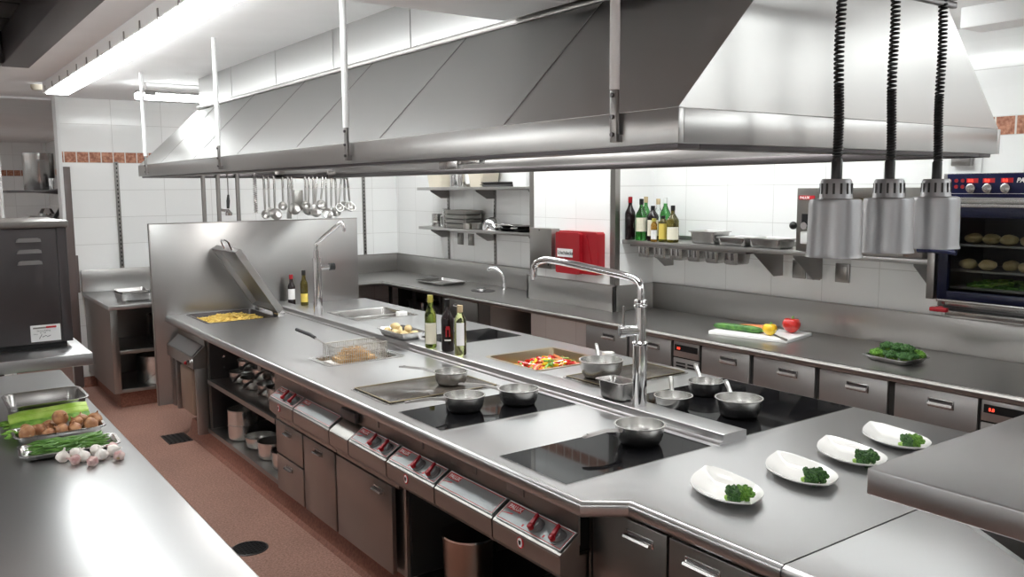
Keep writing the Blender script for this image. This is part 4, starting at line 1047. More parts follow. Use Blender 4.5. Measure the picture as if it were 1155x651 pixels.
t = thing('return_cabinet', 'dark open cabinet under the far wall worktop behind the splash panel', 'cabinet', (3.6, 8.4, .12))
m = MB(); m.box(3.07, 4.08, 8.80, 8.86, .12, .86); m.box(3.07, 3.09, 8.0, 8.8, .12, .86); m.box(3.09, 4.08, 8.0, 8.8, .12, .15); m.build('body', 'dark_steel', t)
box(3.09, 4.08, 8.02, 8.8, .48, .50).build('shelf', 'dark_steel', t)

# small faucet, basin, tray on the rear counter
t = thing('small_faucet', 'small chrome lever faucet beside the round basin', 'tap', (4.60, 6.52, .9))
m = MB(); m.lathe([(0, 0), (.024, 0), (.024, .008), (.017, .012), (.017, .07), (0, .075)], (4.60, 6.52, .9), 18)
m.build('body', 'chrome', t)
m = arm_curve([(4.60, 6.52, .95), (4.597, 6.53, 1.02), (4.58, 6.56, 1.07), (4.55, 6.62, 1.095), (4.53, 6.66, 1.09), (4.525, 6.67, 1.075)], .017); m.build('spout', 'chrome', t)
m = MB(); m.tube([(4.58, 6.56, 1.08), (4.56, 6.60, 1.115), (4.53, 6.65, 1.12)], [.010, .008, .006], 8); m.build('lever', 'chrome', t)
t = thing('round_basin', 'small round steel basin with a bright plug in the rear worktop', 'sink', (4.40, 6.58, .9))
m = MB(); m.lathe([(.13, 0), (.13, .004), (.115, .005), (.10, .002), (.0, .001)], (4.40, 6.58, .9), 32, None, .8, 1); m.build('bowl', 'dark_steel', t)
m = MB(); m.lathe([(0, .002), (.045, .002), (.045, .028), (.04, .030), (0, .030)], (4.37, 6.56, .9), 24); m.build('standpipe', 'chrome', t)
t = thing('oven_tray', 'shallow bright steel tray lying on the far rear worktop', 'tray', (4.42, 7.36, .9))
m = tray_mb(.17, .24, .03, r=.03, taper=.01); o = m.build('pan', 'gn'); o.parent = t
bpy.context.view_layer.update()

# cutting board and vegetables
o = box(4.28, 4.63, 3.21, 3.75, .9, .922, bev=.004).build('cutting_board', 'board')
tag(recenter(o, (4.455, 3.48, .9)), 'white cutting board on the rear worktop holding vegetables', 'board')
o.rotation_euler = (0, 0, .20)
t = thing('zucchini', 'dark green zucchini on the white cutting board', 'zucchini', (4.36, 3.58, .945))
m = MB(); P = [(4.33, 3.75, .942), (4.335, 3.735, .943), (4.345, 3.68, .944), (4.36, 3.57, .946), (4.375, 3.47, .945), (4.385, 3.42, .944), (4.388, 3.405, .944)]
m.tube(P, [.006, .016, .021, .023, .023, .018, .006], 16); m.build('body', 'zuc', t)
m = MB(); m.tube([(4.388, 3.412, .944), (4.392, 3.39, .945)], [.009, .010], 10); m.build('stem_end', 'green', t)
for i, (dx, l) in enumerate(((.0, 'long pinkish carrot lying behind the zucchini'), (.045, 'second carrot behind the first on the cutting board'))):
    m = MB(); m.tube([(4.385 + dx, 3.74, .930), (4.40 + dx, 3.62, .940), (4.425 + dx, 3.44, .945), (4.43 + dx, 3.415, .945)], [.004, .015, .023, .012], 12)
    o = m.build('carrot', 'carrot'); tag(recenter(o, (4.43 + dx, 3.6, .93)), l, 'carrot', 'carrots on the cutting board')
m = MB(); m.tube([(4.53, 3.62, .931), (4.545, 3.50, .935), (4.56, 3.42, .932)], [.004, .008, .006], 8); tag(recenter(m.build('celery_stick', 'leaf'), (4.54, 3.5, .93)), 'small green stick behind the yellow pepper', 'celery')
def pepper(name, label, x, y, z, r, mat, h=1.0):
    t = thing(name, label, 'pepper', (x, y, z))
    R = []; n = 40
    for k in range(15):
        f = k / 14; zz = z + r * 1.9 * h * f
        prof = math.sin(PI * min(1, f * 1.02)) ** .45 if 0 < f < 1 else .02
        prof = max(prof, .04) * (.92 + .14 * f)
        if f > .86: zz -= r * .25 * (f - .86) / .14
        R.append([(x + r * prof * (1 + .09 * math.cos(3.0 * a_ + .4) ) * math.cos(a_), y + r * prof * (1 + .09 * math.cos(3.0 * a_ + .4)) * math.sin(a_), zz) for a_ in [2 * PI * i / n for i in range(n)]])
    m = MB(); m.rings(R); m.build('flesh', mat, t, 80)
    m = MB(); m.tube([(x, y, z + r * 1.45 * h), (x + .003, y, z + r * 1.7 * h), (x + .012, y, z + r * 1.82 * h)], [.010, .006, .006], 8); m.build('stem', 'green', t)
pepper('yellow_pepper', 'yellow bell pepper on the white cutting board', 4.385, 3.345, .922, .044, 'pepy')
pepper('red_pepper', 'glossy red bell pepper at the back of the cutting board', 4.57, 3.32, .922, .057, 'pepr')
t = thing('knife', 'knife lying on the cutting board by the yellow pepper', 'knife', (4.38, 3.28, .924))
m = MB(); m.prism([(4.42, 3.36), (4.34, 3.235), (4.355, 3.225), (4.445, 3.355)], lambda u, v, w: (u, v, w), .9225, .9245); m.build('blade', 'pan', t)
m = MB(); m.tube([(4.345, 3.232, .927), (4.30, 3.16, .929)], .008, 8); m.build('handle', 'frame', t)
# broccoli tray
t = thing('broccoli_tray', 'shallow steel tray heaped with broccoli on the rear worktop', 'tray', (4.36, 2.50, .9))
o = tray_mb(.115, .135, .032, r=.025).build('pan', 'gn'); o.parent = t
t.rotation_euler = (0, 0, -.1)
rnd = random.Random(5); bl = ['left front corner', 'front middle', 'right front corner', 'left side', 'centre', 'right side', 'left back corner', 'back middle', 'right back corner', 'top left', 'top middle', 'top right']
k = 0
for i in range(3):
    for j in range(3):
        floret(4.36 - .062 + .062 * i, 2.50 + .078 - .078 * j, .905, i + j, 'broc' if (i + j) % 4 else 'broc2', i * 2 + j, 1.35, 'broccoli floret at the %s of the broccoli tray' % bl[k], 'broccoli in the steel tray', .2); k += 1
for j in range(3):
    floret(4.36 + rnd.uniform(-.02, .02), 2.50 + .055 - .055 * j, .940, j, 'broc', j * 2.1, 1.3, 'broccoli floret heaped at the %s of the broccoli tray' % bl[k], 'broccoli in the steel tray', -.2); k += 1

# ------------------------------------------------------------------ wall shelves
def wall_shelf(label, xw, x0, y0, y1, z, brackets, group, th=.03, mat='topR', bd=.085):
    t = thing('wall_shelf', label, 'shelf', (xw - .15, (y0 + y1) / 2, z), group)
    m = MB(); m.box(x0, xw, y0, y1, z - th, z, .003); m.box(xw - .006, xw, y0, y1, z, z + .03); m.build('board', mat, t)
    for y in brackets:
        m = MB(); m.prism([(xw - .005, z - th), (x0 + .03, z - th), (x0 + .035, z - th - .015), (xw - .10, z - th - bd), (xw - .005, z - th - bd)], lambda u, v, w: (u, w, v), y - .002, y + .002)
        m.box(x0 + .03, xw - .005, y - .016, y + .016, z - th - .003, z - th)
        m.build('bracket', 'frame', t)
wall_shelf('lower wall shelf in the far corner with pots and trays', 4.75, 4.49, 5.95, 7.92, 1.455, [7.72, 6.87, 6.03], 'wall shelves in the far corner')
wall_shelf('upper wall shelf in the far corner with white containers', 4.75, 4.49, 5.95, 7.94, 1.86, [7.72, 6.87, 6.03], 'wall shelves in the far corner')
wall_shelf('long wall shelf right of the pier with bottles, trays and grill', 4.84, 4.50, 2.42, 4.815, 1.45, [4.60, 3.60, 3.30, 2.52], 'wall shelves on the right wall', bd=.17)
for i, (y, lab) in enumerate(((7.73, 'left perforated shelf rail on the far corner wall'), (6.87, 'right perforated shelf rail on the far corner wall'))):
    t = thing('shelf_rail', lab, 'rail', (4.74, y, 1.1), 'perforated wall rails')
    m = MB(); m.box(4.738, 4.75, y - .015, y + .015, 1.108, 2.65); m.build('channel', 'frame', t)
    m = MB()
    for k in range(40): m.box(4.7365, 4.739, y - .004, y + .004, 1.15 + k * .037, 1.168 + k * .037)
    m.build('slots', 'dark', t)
for i, (x, z0, z1, lab) in enumerate(((1.76, .95, 2.12, 'perforated wall rail above the far low cabinet'), (4.33, 1.108, 2.65, 'perforated wall rail on the far wall right of the splash panel'))):
    t = thing('shelf_rail', lab, 'rail', (x, 8.87, z0), 'perforated wall rails')
    m = MB(); m.box(x - .018, x + .018, 8.865, 8.88, z0, z1); m.build('channel', 'frame', t)
    m = MB()
    for k in range(int((z1 - z0) / .04)): m.box(x - .005, x + .005, 8.863, 8.866, z0 + .02 + k * .04, z0 + .04 + k * .04)
    m.build('slots', 'dark', t)

# far corner shelf goods
def pot(name, label, x, y, z, r, h, mat='gn', group=None, lid=False, handles=True, cat='pot'):
    t = thing(name, label, cat, (x, y, z), group)
    m = MB(); m.lathe([(0, 0), (r * .96, 0), (r, .008), (r, h - .004), (r + .004, h - .002), (r + .004, h), (r - .004, h), (r - .004, .01), (0, .008)], (x, y, z), 28); m.build('body', mat, t)
    if handles:
        for s in (-1, 1):
            m = MB(); m.tube([(x - .03, y + s * r, z + h * .8), (x - .03, y + s * (r + .03), z + h * .8), (x + .03, y + s * (r + .03), z + h * .8), (x + .03, y + s * r, z + h * .8)], .005, 6); m.build('handle', 'chrome', t)
    if lid:
        m = MB(); m.lathe([(0, h + .02), (r * .5, h + .014), (r + .003, h + .002), (r + .003, h), (0, h)], (x, y, z), 28); m.lathe([(0, h + .02), (.012, h + .02), (.016, h + .035), (0, h + .038)], (x, y, z), 12); m.build('lid', mat, t)
    return t
zl = 1.455
pot('steel_canister', 'small steel canister at the left end of the lower corner shelf', 4.60, 7.72, zl, .055, .13, handles=False, group='goods on the lower corner shelf')
m = MB(); m.tube([(4.60 + .07 * math.cos(a_), 7.72 + .07 * math.sin(a_), zl + .05) for a_ in [k * PI / 12 for k in range(25)]], .003, 5)
tag(m.build('wire_ring', 'wire'), 'wire ring around the small canister on the corner shelf', 'ring')
t = thing('upright_container', 'steel container standing upright beside the canister', 'container', (4.6, 7.50, zl))
o = tray_mb(.06, .055, .10, taper=.004, r=.02).build('pan', 'gn'); o.parent = t; o.rotation_euler = (0, -PI / 2, 0); o.location = (.02, 0, .06)
t.location = (4.62, 7.50, zl + .002)
for k, (l, h) in enumerate((('bottom', 0), ('second', .045), ('third', .09), ('top', .135))):
    tray('baking_tray', l + ' tray of the stack on the lower corner shelf', 'tray', 4.60, 7.21, zl + .001 + h, .12, .20, .042, mat='dull', group='tray stack on the lower corner shelf', taper=.004)
pot('steel_canister', 'front steel canister before the tray stack on the corner shelf', 4.53, 7.42, zl, .04, .19, handles=False, group='goods on the lower corner shelf')
pot('small_cup', 'small bright steel cup before the trays on the lower corner shelf', 4.52, 7.02, zl, .04, .055, 'pan_in', handles=False, cat='cup', group='goods on the lower corner shelf')
tray('gastronorm_container', 'low steel container right of the tray stack on the corner shelf', 'container', 4.61, 6.91, zl + .001, .10, .075, .06, mat='dull', taper=.004)
t = thing('mixing_bowl', 'upturned round steel bowl on the lower corner shelf', 'bowl', (4.60, 6.68, zl))
m = MB(); m.lathe([(.10, 0), (.104, .0), (.104, .004), (.10, .03), (.088, .07), (.06, .105), (.03, .12), (0, .124)], (4.60, 6.70, zl), 32); m.build('dome', 'chrome', t)
for k, (y, h, l) in enumerate(((6.42, 0, 'black pan at the bottom of the left stack on the corner shelf'), (6.40, .028, 'steel pan lying on the left black pan of the corner shelf'), (6.17, 0, 'black pan at the bottom of the right stack on the corner shelf'), (6.19, .028, 'steel pan lying on the right black pan of the corner shelf'))):
    t = thing('frying_pan', l, 'pan', (4.60, y, zl + h), 'frying pans on the lower corner shelf')
    mt = 'black' if h == 0 else 'pan'
    m = MB(); m.lathe([(0, 0), (.075, 0), (.105, .025), (.109, .026), (.109, .028), (.103, .028), (.074, .004), (0, .004)], (4.60, y, zl + h), 28); m.build('body', mt, t)
    m = MB(); m.tube([(4.52, y + .06, zl + h + .024), (4.50, y + .10, zl + h + .034), (4.485, y + .19 * (1 if k % 2 else -.2) + .02, zl + h + .04)], .005, 6); m.build('handle', 'pan', t)
zu = 1.86
for k, (y, l, r, h) in enumerate(((7.62, 'large white container at the left of the upper corner shelf', .13, .20), (6.86, 'beige container in the middle of the upper corner shelf', .11, .18), (6.15, 'pale white container at the right of the upper corner shelf', .12, .19))):
    t = thing('storage_container', l, 'container', (4.61, y, zu), 'containers on the upper corner shelf')
    m = MB(); m.rings([rr(4.61, y, .10, r - .01, .03, zu), rr(4.61, y, .115, r + .03, .04, zu + h), rr(4.61, y, .12, r + .035, .04, zu + h), rr(4.61, y, .12, r + .035, .04, zu + h + .01)]); m.build('body', 'beige' if k != 2 else 'labelw', t)
    m = MB(); m.rings([rr(4.61, y, .122, r + .038, .04, zu + h + .01), rr(4.61, y, .122, r + .038, .04, zu + h + .02)]); m.build('lid', 'labelw', t)
pot('steel_jug', 'left steel jug on the upper corner shelf', 4.55, 7.30, zu, .04, .14, 'chrome', handles=False, cat='jug', group='jugs on the upper corner shelf')
pot('steel_jug', 'right steel jug on the upper corner shelf', 4.55, 7.16, zu, .045, .15, 'chrome', handles=False, cat='jug', group='jugs on the upper corner shelf')
for k, (y, h, l) in enumerate(((6.55, 0, 'long dark tray lying on the upper corner shelf'), (6.50, .022, 'short dark tray on top of the long one on the upper shelf'))):
    tray('baking_tray', l, 'tray', 4.60, y, zu + .001 + h, .09, .42 - .14 * k, .02, mat='dark_steel', group='dark trays on the upper corner shelf', taper=.004)

# socket plates
for i, (y, z, l) in enumerate(((7.50, 1.33, 'left grey wall socket under the far corner shelf'), (7.30, 1.33, 'right grey wall socket under the far corner shelf'))):
    t = thing('wall_socket', l, 'socket', (4.745, y, z), 'grey wall sockets')
    box(4.738, 4.75, y - .05, y + .05, z - .06, z + .06, bev=.003).build('plate', 'frame', t); box(4.733, 4.739, y - .035, y + .035, z - .045, z + .045, bev=.003).build('cover', 'dull', t)
for i, (y, z, l) in enumerate(((3.47, 1.30, 'left grey wall socket under the long shelf'), (3.36, 1.30, 'middle grey wall socket under the long shelf'), (3.15, 1.30, 'right grey wall socket under the long shelf'))):
    t = thing('wall_socket', l, 'socket', (4.83, y, z), 'grey wall sockets')
    box(4.828, 4.84, y - .05, y + .05, z - .06, z + .06, bev=.003).build('plate', 'frame', t); box(4.823, 4.829, y - .038, y + .038, z - .045, z + .045, bev=.003).build('cover', 'front', t)
t = thing('wall_socket', 'white hinged wall socket above the blue oven', 'socket', (4.83, 2.42, 1.98))
box(4.825, 4.84, 2.33, 2.51, 1.90, 2.03, bev=.003).build('plate', 'labelw', t); box(4.79, 4.825, 2.37, 2.48, 1.95, 2.01, bev=.006).build('flap', 'frame', t)
t = thing('wall_socket', 'grey service box on the far wall behind the utensils', 'socket', (3.55, 8.87, 1.75))
box(3.47, 3.63, 8.855, 8.88, 1.62, 1.92, bev=.004).build('plate', 'labelw', t); box(3.50, 3.60, 8.84, 8.856, 1.63, 1.84, bev=.004).build('cover', 'dull', t)

# right shelf goods
zl = 1.45
g = 'bottles on the long wall shelf'
def sh(y, x, h, r, glass, lab, labm, cap, lz=(.1, .45), sh_=.6, half=1.1): return wine(x, y, zl, h, r, glass, lab, labm, cap, lz, g, half=half, sh=sh_)
sh(4.775, 4.545, .325, .040, 'dglass', 'black wine bottle with red capsule at the left end of the shelf', None, 'red')
sh(4.655, 4.545, .31, .042, 'gglass2', 'green bottle with pale label and dark cap beside the red-capped bottle', 'label', 'black', (.22, .55))
sh(4.70, 4.635, .325, .036, 'gglass2', 'green bottle with tan cork behind the pale-labelled green bottle', None, 'cork')
sh(4.545, 4.555, .26, .043, 'dglass', 'dark squat bottle with cream label in the bottle row', 'label', 'black', (.15, .60), .68)
sh(4.60, 4.665, .31, .038, 'glass', 'clear bottle with tan stopper behind the dark squat bottle', None, 'cork')
sh(4.525, 4.665, .32, .040, 'gglass2', 'bright green leaning bottle with pink cap at the back', None, 'labelw')
sh(4.43, 4.545, .19, .034, 'oglass', 'short oil bottle with yellow label in front of the row', 'labely', 'black', (.1, .70), .72)
sh(4.335, 4.545, .265, .044, 'oglass', 'brown-green bottle with cream label at the right of the row', 'label', 'black', (.08, .42), .58)
sh(4.487, 4.51, .17, .024, 'amber', 'small amber bottle with white label at the front of the row', 'labelw', 'gold', (.1, .5), .7)
m = MB(); m.box(4.70, 4.76, 4.20, 4.27, zl, zl + .035, .01); tag(m.build('small_jar', 'amber'), 'small brown jar right of the bottle row', 'jar')
for i, (y, x, hw, hl, d, h, l) in enumerate(((4.07, 4.64, .10, .125, .085, 0, 'deep steel container behind on the long shelf'), (3.80, 4.62, .10, .125, .055, 0, 'middle low steel container on the long shelf'), (3.52, 4.61, .10, .135, .060, 0, 'right low steel container on the long shelf beside the grill'))):
    t = thing('gastronorm_container', l, 'container', (x, y, zl + .001), 'lidded containers on the long shelf')
    o = tray_mb(hw, hl, d, taper=.008).build('pan', 'gn'); o.parent = t
    m = MB(); m.rings([rr(0, 0, hw + .002, hl + .002, .03, d), rr(0, 0, hw + .002, hl + .002, .03, d + .003), rr(0, 0, hw - .012, hl - .012, .02, d + .004), rr(0, 0, hw - .016, hl - .016, .02, d - .003)]); o = m.build('lid', 'topR'); o.parent = t
# small hanging containers
t = thing('container_rack', 'thin steel rack under the long shelf holding small containers', 'rack', (4.6, 4.2, 1.42))
m = MB(); m.box(4.515, 4.52, 3.66, 4.74, 1.405, 1.42); m.box(4.70, 4.705, 3.66, 4.74, 1.405, 1.42)
for k in range(8): y = 4.735 - .154 * k; m.box(4.515, 4.705, y - .002, y + .002, 1.405, 1.42)
m.build('frame', 'frame', t)
cn = ['first', 'second', 'third', 'fourth', 'fifth', 'sixth', 'seventh']
for k in range(6):
    y = 4.63 - .165 * k
    t = thing('small_container', cn[k] + ' small steel container from the left under the long shelf', 'container', (4.61, y, 1.325), 'small containers under the long shelf')
    o = tray_mb(.085, .068, .088, rim=.006, r=.02, taper=.008).build('pan', 'gn'); o.parent = t
    for q in (-.03, .02): o = box(-.086, -.080, q, q + .01, .03, .085).build('hook', 'chrome'); o.parent = t

# grey dispenser and red box on the pier
t = thing('paper_dispenser', 'grey steel paper dispenser on the tiled pier left of the red box', 'dispenser', (4.36, 5.72, 1.17))
m = MB(); m.box(4.34, 4.43, 5.48, 5.77, 1.185, 1.515, .006); m.build('case', 'front', t)
m = MB(); m.cyl((4.337, 5.52, 1.22), (4.341, 5.52, 1.22), .008, 12); m.cyl((4.337, 5.64, 1.50), (4.341, 5.64, 1.50), .006, 12); m.build('lock', 'black', t)
t = thing('fire_blanket_box', 'red plastic fire blanket box on the tiled pier', 'box', (4.38, 5.27, 1.18))
m = MB(); m.prism([(4.93, 1.19), (4.93, 1.49), (4.945, 1.505), (5.385, 1.505), (5.40, 1.49), (5.40, 1.19), (5.385, 1.175), (4.945, 1.175)], lambda u, v, w: (w, u, v), 4.35, 4.428); m.build('back_shell', 'red', t)
m = MB(); m.prism([(5.10, 1.18), (5.10, 1.48), (5.115, 1.495), (5.385, 1.495), (5.395, 1.48), (5.395, 1.18), (5.38, 1.17), (5.115, 1.17)], lambda u, v, w: (w, u, v), 4.315, 4.35); m.build('front_cover', 'red', t)
m = MB(); m.prism([(5.05, 1.48), (4.97, 1.20), (4.985, 1.195), (5.065, 1.48)], lambda u, v, w: (w, u, v), 4.343, 4.352); m.build('ridge', 'red', t)
b = box(4.312, 4.316, 5.18, 5.37, 1.30, 1.365).build('sign', 'labelw', t)
text('Löschdecke', .0405, (4.3115, 5.364, 1.320), (0, -1, 0), (0, 0, 1), 'black', b, 'sign_text', .0008)
# item: orange-white bottle end beside the dispenser
t = thing('spray_bottle', 'small white and orange bottle left of the grey dispenser', 'bottle', (4.46, 5.98, 1.456))
m = MB(); m.lathe([(0, 0), (.025, 0), (.025, .05), (.01, .07), (.01, .08), (0, .08)], (4.53, 5.985, 1.456), 16); m.build('body', 'labelw', t)
m = MB(); m.lathe([(.0256, .012), (.0256, .04)], (4.53, 5.985, 1.456), 16); m.build('label', 'carrot', t)

# salamander grill on the shelf
t = thing('salamander_grill', 'steel salamander grill on the long wall shelf behind the lamps', 'grill', (4.64, 2.83, 1.453))
m = MB(); m.box(4.47, 4.82, 3.10, 3.24, 1.455, 1.835, .004); m.box(4.47, 4.82, 2.44, 2.55, 1.455, 1.835, .004); m.box(4.47, 4.82, 2.55, 3.10, 1.775, 1.835, .004); m.box(4.78, 4.82, 2.55, 3.10, 1.455, 1.775); m.box(4.47, 4.80, 2.55, 3.10, 1.455, 1.475); m.build('case', 'front', t)
box(4.475, 4.78, 2.56, 3.09, 1.72, 1.775, bev=.002).build('heating_hood', 'brown_edge', t)
m = MB()
for k in range(12): m.tube([(4.49, 2.58 + k * .042, 1.56), (4.77, 2.58 + k * .042, 1.56)], .003, 5)
m.tube([(4.49, 2.56, 1.56), (4.49, 3.09, 1.56)], .004, 6); m.build('rack', 'wire', t)
m = MB(); m.box(4.466, 4.471, 3.12, 3.20, 1.59, 1.68); k = m.build('switch_plate', 'black', t)
m = MB(); m.cyl((4.465, 3.16, 1.61), (4.43, 3.16, 1.61), .022, 18); m.build('dial', 'chrome', t)
m = MB(); m.blob((4.42, 3.225, 1.61), .024, 0, 1, 3); m.build('ball_knob', 'black', t)
m = MB(); m.box(4.44, 4.47, 3.13, 3.19, 1.50, 1.575, .006); m.build('white_lever', 'white_paint', t)
b = box(4.467, 4.471, 3.115, 3.225, 1.765, 1.790).build('badge', 'redline', t)
text('PALUX', .022, (4.4665, 3.218, 1.770), (0, -1, 0), (0, 0, 1), 'whiteline', b, 'logo_text', .0005)

# ------------------------------------------------------------------ blue combi oven
OX, OY0, OY1, OZ0, OZ1 = 4.38, 1.50, 2.31, 1.22, 1.905
t = thing('combi_oven', 'blue-fronted combi oven with glass door holding potatoes', 'oven', (4.6, 1.9, OZ0))
m = MB(); m.box(OX + .02, 4.82, OY1 - .04, OY1, OZ0, OZ1, .003); m.box(OX + .02, 4.82, OY0, OY0 + .04, OZ0, OZ1, .003); m.box(OX + .02, 4.82, OY0 + .04, OY1 - .04, OZ1 - .17, OZ1, .003); m.box(OX + .02, 4.82, OY0 + .04, OY1 - .04, OZ0, OZ0 + .04, .003); m.box(4.78, 4.82, OY0 + .04, OY1 - .04, OZ0 + .04, OZ1 - .17); m.build('case', 'gn', t)
m = MB(); m.box(OX + .03, 4.78, OY0 + .041, OY0 + .044, OZ0 + .04, OZ1 - .17); m.box(OX + .03, 4.78, OY1 - .044, OY1 - .041, OZ0 + .04, OZ1 - .17); m.box(4.775, 4.779, OY0 + .04, OY1 - .04, OZ0 + .04, OZ1 - .17); m.build('cavity', 'dark_steel', t)
f = box(OX, OX + .022, OY0, OY1 - .03, 1.785, 1.903, bev=.003).build('control_fascia', 'blue', t)
m = MB(); m.box(OX - .001, OX + .001, OY0 + .02, OY1 - .05, 1.803, 1.8045); m.build('trim_line', 'whiteline', f)
for k, y in enumerate((2.155, 2.075, 1.99)):
    m = MB(); m.lathe([(0, 0), (.024, 0), (.022, .014), (.019, .016), (0, .016)], (OX - .001, y, 1.830), 24, Matrix.Rotation(-PI / 2, 3, 'Y')); m.build('dial', 'gn', f)
    m = MB(); m.box(OX - .002, OX + .001, y - .030, y + .026, 1.857, 1.879); dsp = m.build('display', 'redline', f)
    text('8:8', .020, (OX - .0024, y + .018, 1.861), (0, -1, 0), (0, 0, 1), 'led', dsp, 'display_digits')
m = MB()
for y in (2.265, 2.232, 2.20):
    for z in (1.868, 1.838): m.cyl((OX + .001, y, z), (OX - .004, y, z), .0095, 16)
m.build('buttons', 'red', f)
text('PALUX', .030, (OX - .0006, 1.945, 1.858), (0, -1, 0), (0, 0, 1), 'whiteline', f, 'logo_text', .0012, .2)
m = MB(); m.box(OX - .008, OX + .02, OY0, OY1 - .03, 1.755, 1.785, .004); m.build('drip_gutter', 'gn', t)
d = thing_d = box(OX - .03, OX + .005, OY0 + .01, OY1 - .02, 1.735, 1.752, bev=.003).build('door', 'gn', t)
m = MB(); y0, y1, z0, z1 = OY0 + .01, OY1 - .02, 1.265, 1.735
m.box(OX - .03, OX + .005, y1 - .05, y1, z0, z1, .003); m.box(OX - .03, OX + .005, y0, y0 + .05, z0, z1, .003); m.box(OX - .03, OX + .005, y0 + .05, y1 - .05, z1 - .05, z1, .003); m.box(OX - .03, OX + .005, y0 + .05, y1 - .05, z0, z0 + .045, .003)
m.build('door_frame', 'navy', d)
m = MB(); m.box(OX - .012, OX - .006, y0 + .05, y1 - .05, z0 + .045, z1 - .05); m.build('door_glass', 'ovenglass', d)
m = MB(); m.box(OX - .032, OX + .004, y0, y1, z0 - .014, z0 - .001, .002); m.build('door_bottom_trim', 'gn', d)
m = MB(); m.cyl((OX - .03, 2.215, 1.515), (OX - .055, 2.215, 1.515), .018, 16); m.tube([(OX - .052, 2.19, 1.505), (OX - .055, 2.25, 1.512), (OX - .055, 2.36, 1.515)], [.012, .013, .014], 12); m.cyl((OX - .055, 2.34, 1.515), (OX - .055, 2.385, 1.515), .017, 16); m.build('handle', 'blue', d)
m = MB(); m.box(OX - .035, OX + .03, OY1 - .005, OY1 + .035, 1.26, 1.53, .003); m.build('hinge_post', 'frame', t)
m = MB(); m.box(OX - .01, 4.80, OY0, OY1, 1.205, OZ0 - .001, .003); m.build('base', 'black', t)
m = MB(); m.cyl((OX - .01, 2.27, 1.212), (OX - .05, 2.27, 1.212), .014, 14); m.box(OX - .06, OX - .03, 2.22, 2.31, 1.200, 1.222, .005); m.build('red_valve', 'red', t)
m = MB(); m.tube([(OX + .015, 1.60, 1.30), (OX + .015, 1.60, 1.70)], .003, 6); m.build('cavity_lamp_rod', 'wire', t)
for k, (z, l) in enumerate(((1.535, 'upper'), (1.405, 'lower'), (1.315, 'bottom'))):
    tr = thing('oven_rack_tray', l + ' tray inside the blue oven', 'tray', (4.58, 1.905, z), 'trays inside the blue oven')
    box(4.42, 4.76, 1.55, 2.26, z, z + .012, bev=.003).build('pan', 'dull', tr)
rnd = random.Random(8); pl = ['leftmost', 'second', 'third', 'fourth', 'fifth', 'sixth', 'seventh']
for (z, l) in ((1.547, 'upper'), (1.417, 'lower')):
    for k in range(7):
        o = MB().blob((0, 0, 0), .034, .12, 1.5, 3, (1, 1.25, .8), Matrix.Rotation(rnd.uniform(0, 3), 3, 'Z'), k).build('potato', 'potato')
        o.location = (4.50 + rnd.uniform(-.03, .03), 2.20 - k * .095, z + .026)
        tag(o, '%s baked potato on the %s tray in the blue oven' % (pl[k], l), 'potato', 'potatoes baking in the oven')
tag(strips(4.46, 4.70, 1.75, 2.20, 1.327, 120, ['leaf', 'bean'], .06, .008, .03, .8, 4).build('leafy_greens', None), 'leafy greens on the bottom tray of the blue oven', 'vegetables', kind='stuff')
# brackets for the oven
t = thing('oven_stand', 'steel wall stand carrying the blue oven', 'stand', (4.65, 1.9, 1.1))
m = MB(); m.box(4.44, 4.84, OY0 + .02, OY1 - .02, 1.165, 1.204, .004); m.build('plate', 'gn', t)
m = MB()
for y in (1.6, 2.2): m.prism([(4.835, 1.165), (4.50, 1.165), (4.80, 1.11), (4.835, 1.11)], lambda u, v, w: (u, w, v), y, y + .02)
m.build('brackets', 'frame', t)

# ------------------------------------------------------------------ left counter
t = thing('left_worktop', 'bright steel worktop at the lower left holding vegetables', 'worktop', (.28, 3.2, .86))
m = MB(); m.box(-.12, .668, 1.35, 5.08, .862, .90, .004); m.build('top_sheet', 'top', t)
m = MB(); m.prism([(.655, .90), (.668, .8985), (.674, .892), (.675, .87), (.670, .860), (.655, .858)], lambda u, v, w: (u, w, v), 1.35, 5.08); m.build('front_edge', 'top', t)
c = thing('left_cabinet', 'steel base cabinet under the left worktop', 'cabinet', (.27, 3.2, 0))
m = MB(); m.box(-.08, .62, 1.42, 5.02, .12, .86); m.build('body', 'front', c)
m = MB()
for k in range(6): m.box(.62, .64, 1.44 + k * .6, 2.02 + k * .6, .14, .84, .003)
m.build('doors', 'front', c)
m = MB(); m.box(0, .56, 1.5, 4.95, 0, .12); m.build('plinth', 'dark', c)
t = thing('left_shelf', 'raised steel shelf carrying the dark oven over the left worktop', 'shelf', (.25, 4.2, .9))
m = MB(); m.box(-.12, .617, 3.765, 4.72, 1.150, 1.20, .004); m.build('shelf_board', 'top', t)
for (x, y) in ((0, 4.55), (0, 3.9), (-.1, 4.55)): box(x, x + .04, y, y + .04, .90, 1.15).build('post', 'frame', t)
t = thing('bench_oven', 'dark grey steel bench oven with three vents and a sticker', 'oven', (.25, 4.2, 1.2))
m = MB(); m.box(-.30, .545, 3.98, 4.55, 1.222, 1.70, .006); m.build('case', 'dark_steel', t)
m = MB(); m.box(.545, .582, 3.985, 4.55, 1.222, 1.70, .003); m.build('side_frame', 'dark_steel', t)
m = MB(); m.box(-.30, .59, 3.97, 4.56, 1.70, 1.728, .004); m.build('top_plate', 'frame', t)
m = MB(); m.box(-.28, .56, 4.0, 4.53, 1.2, 1.223); m.build('feet_base', 'black', t)
for z in (1.652, 1.606, 1.560):
    m = MB(); m.prism([(.395, z - .008), (.40, z + .004), (.408, z + .008), (.475, z + .008), (.483, z + .004), (.485, z - .008)], lambda u, v, w: (u, w, v), 3.965, 3.981); m.build('vent', 'top', t)
s = box(.425, .535, 3.977, 3.980, 1.232, 1.300).build('sticker', 'labelw', t); s['label'] = 'white service sticker with red mark and handwriting'
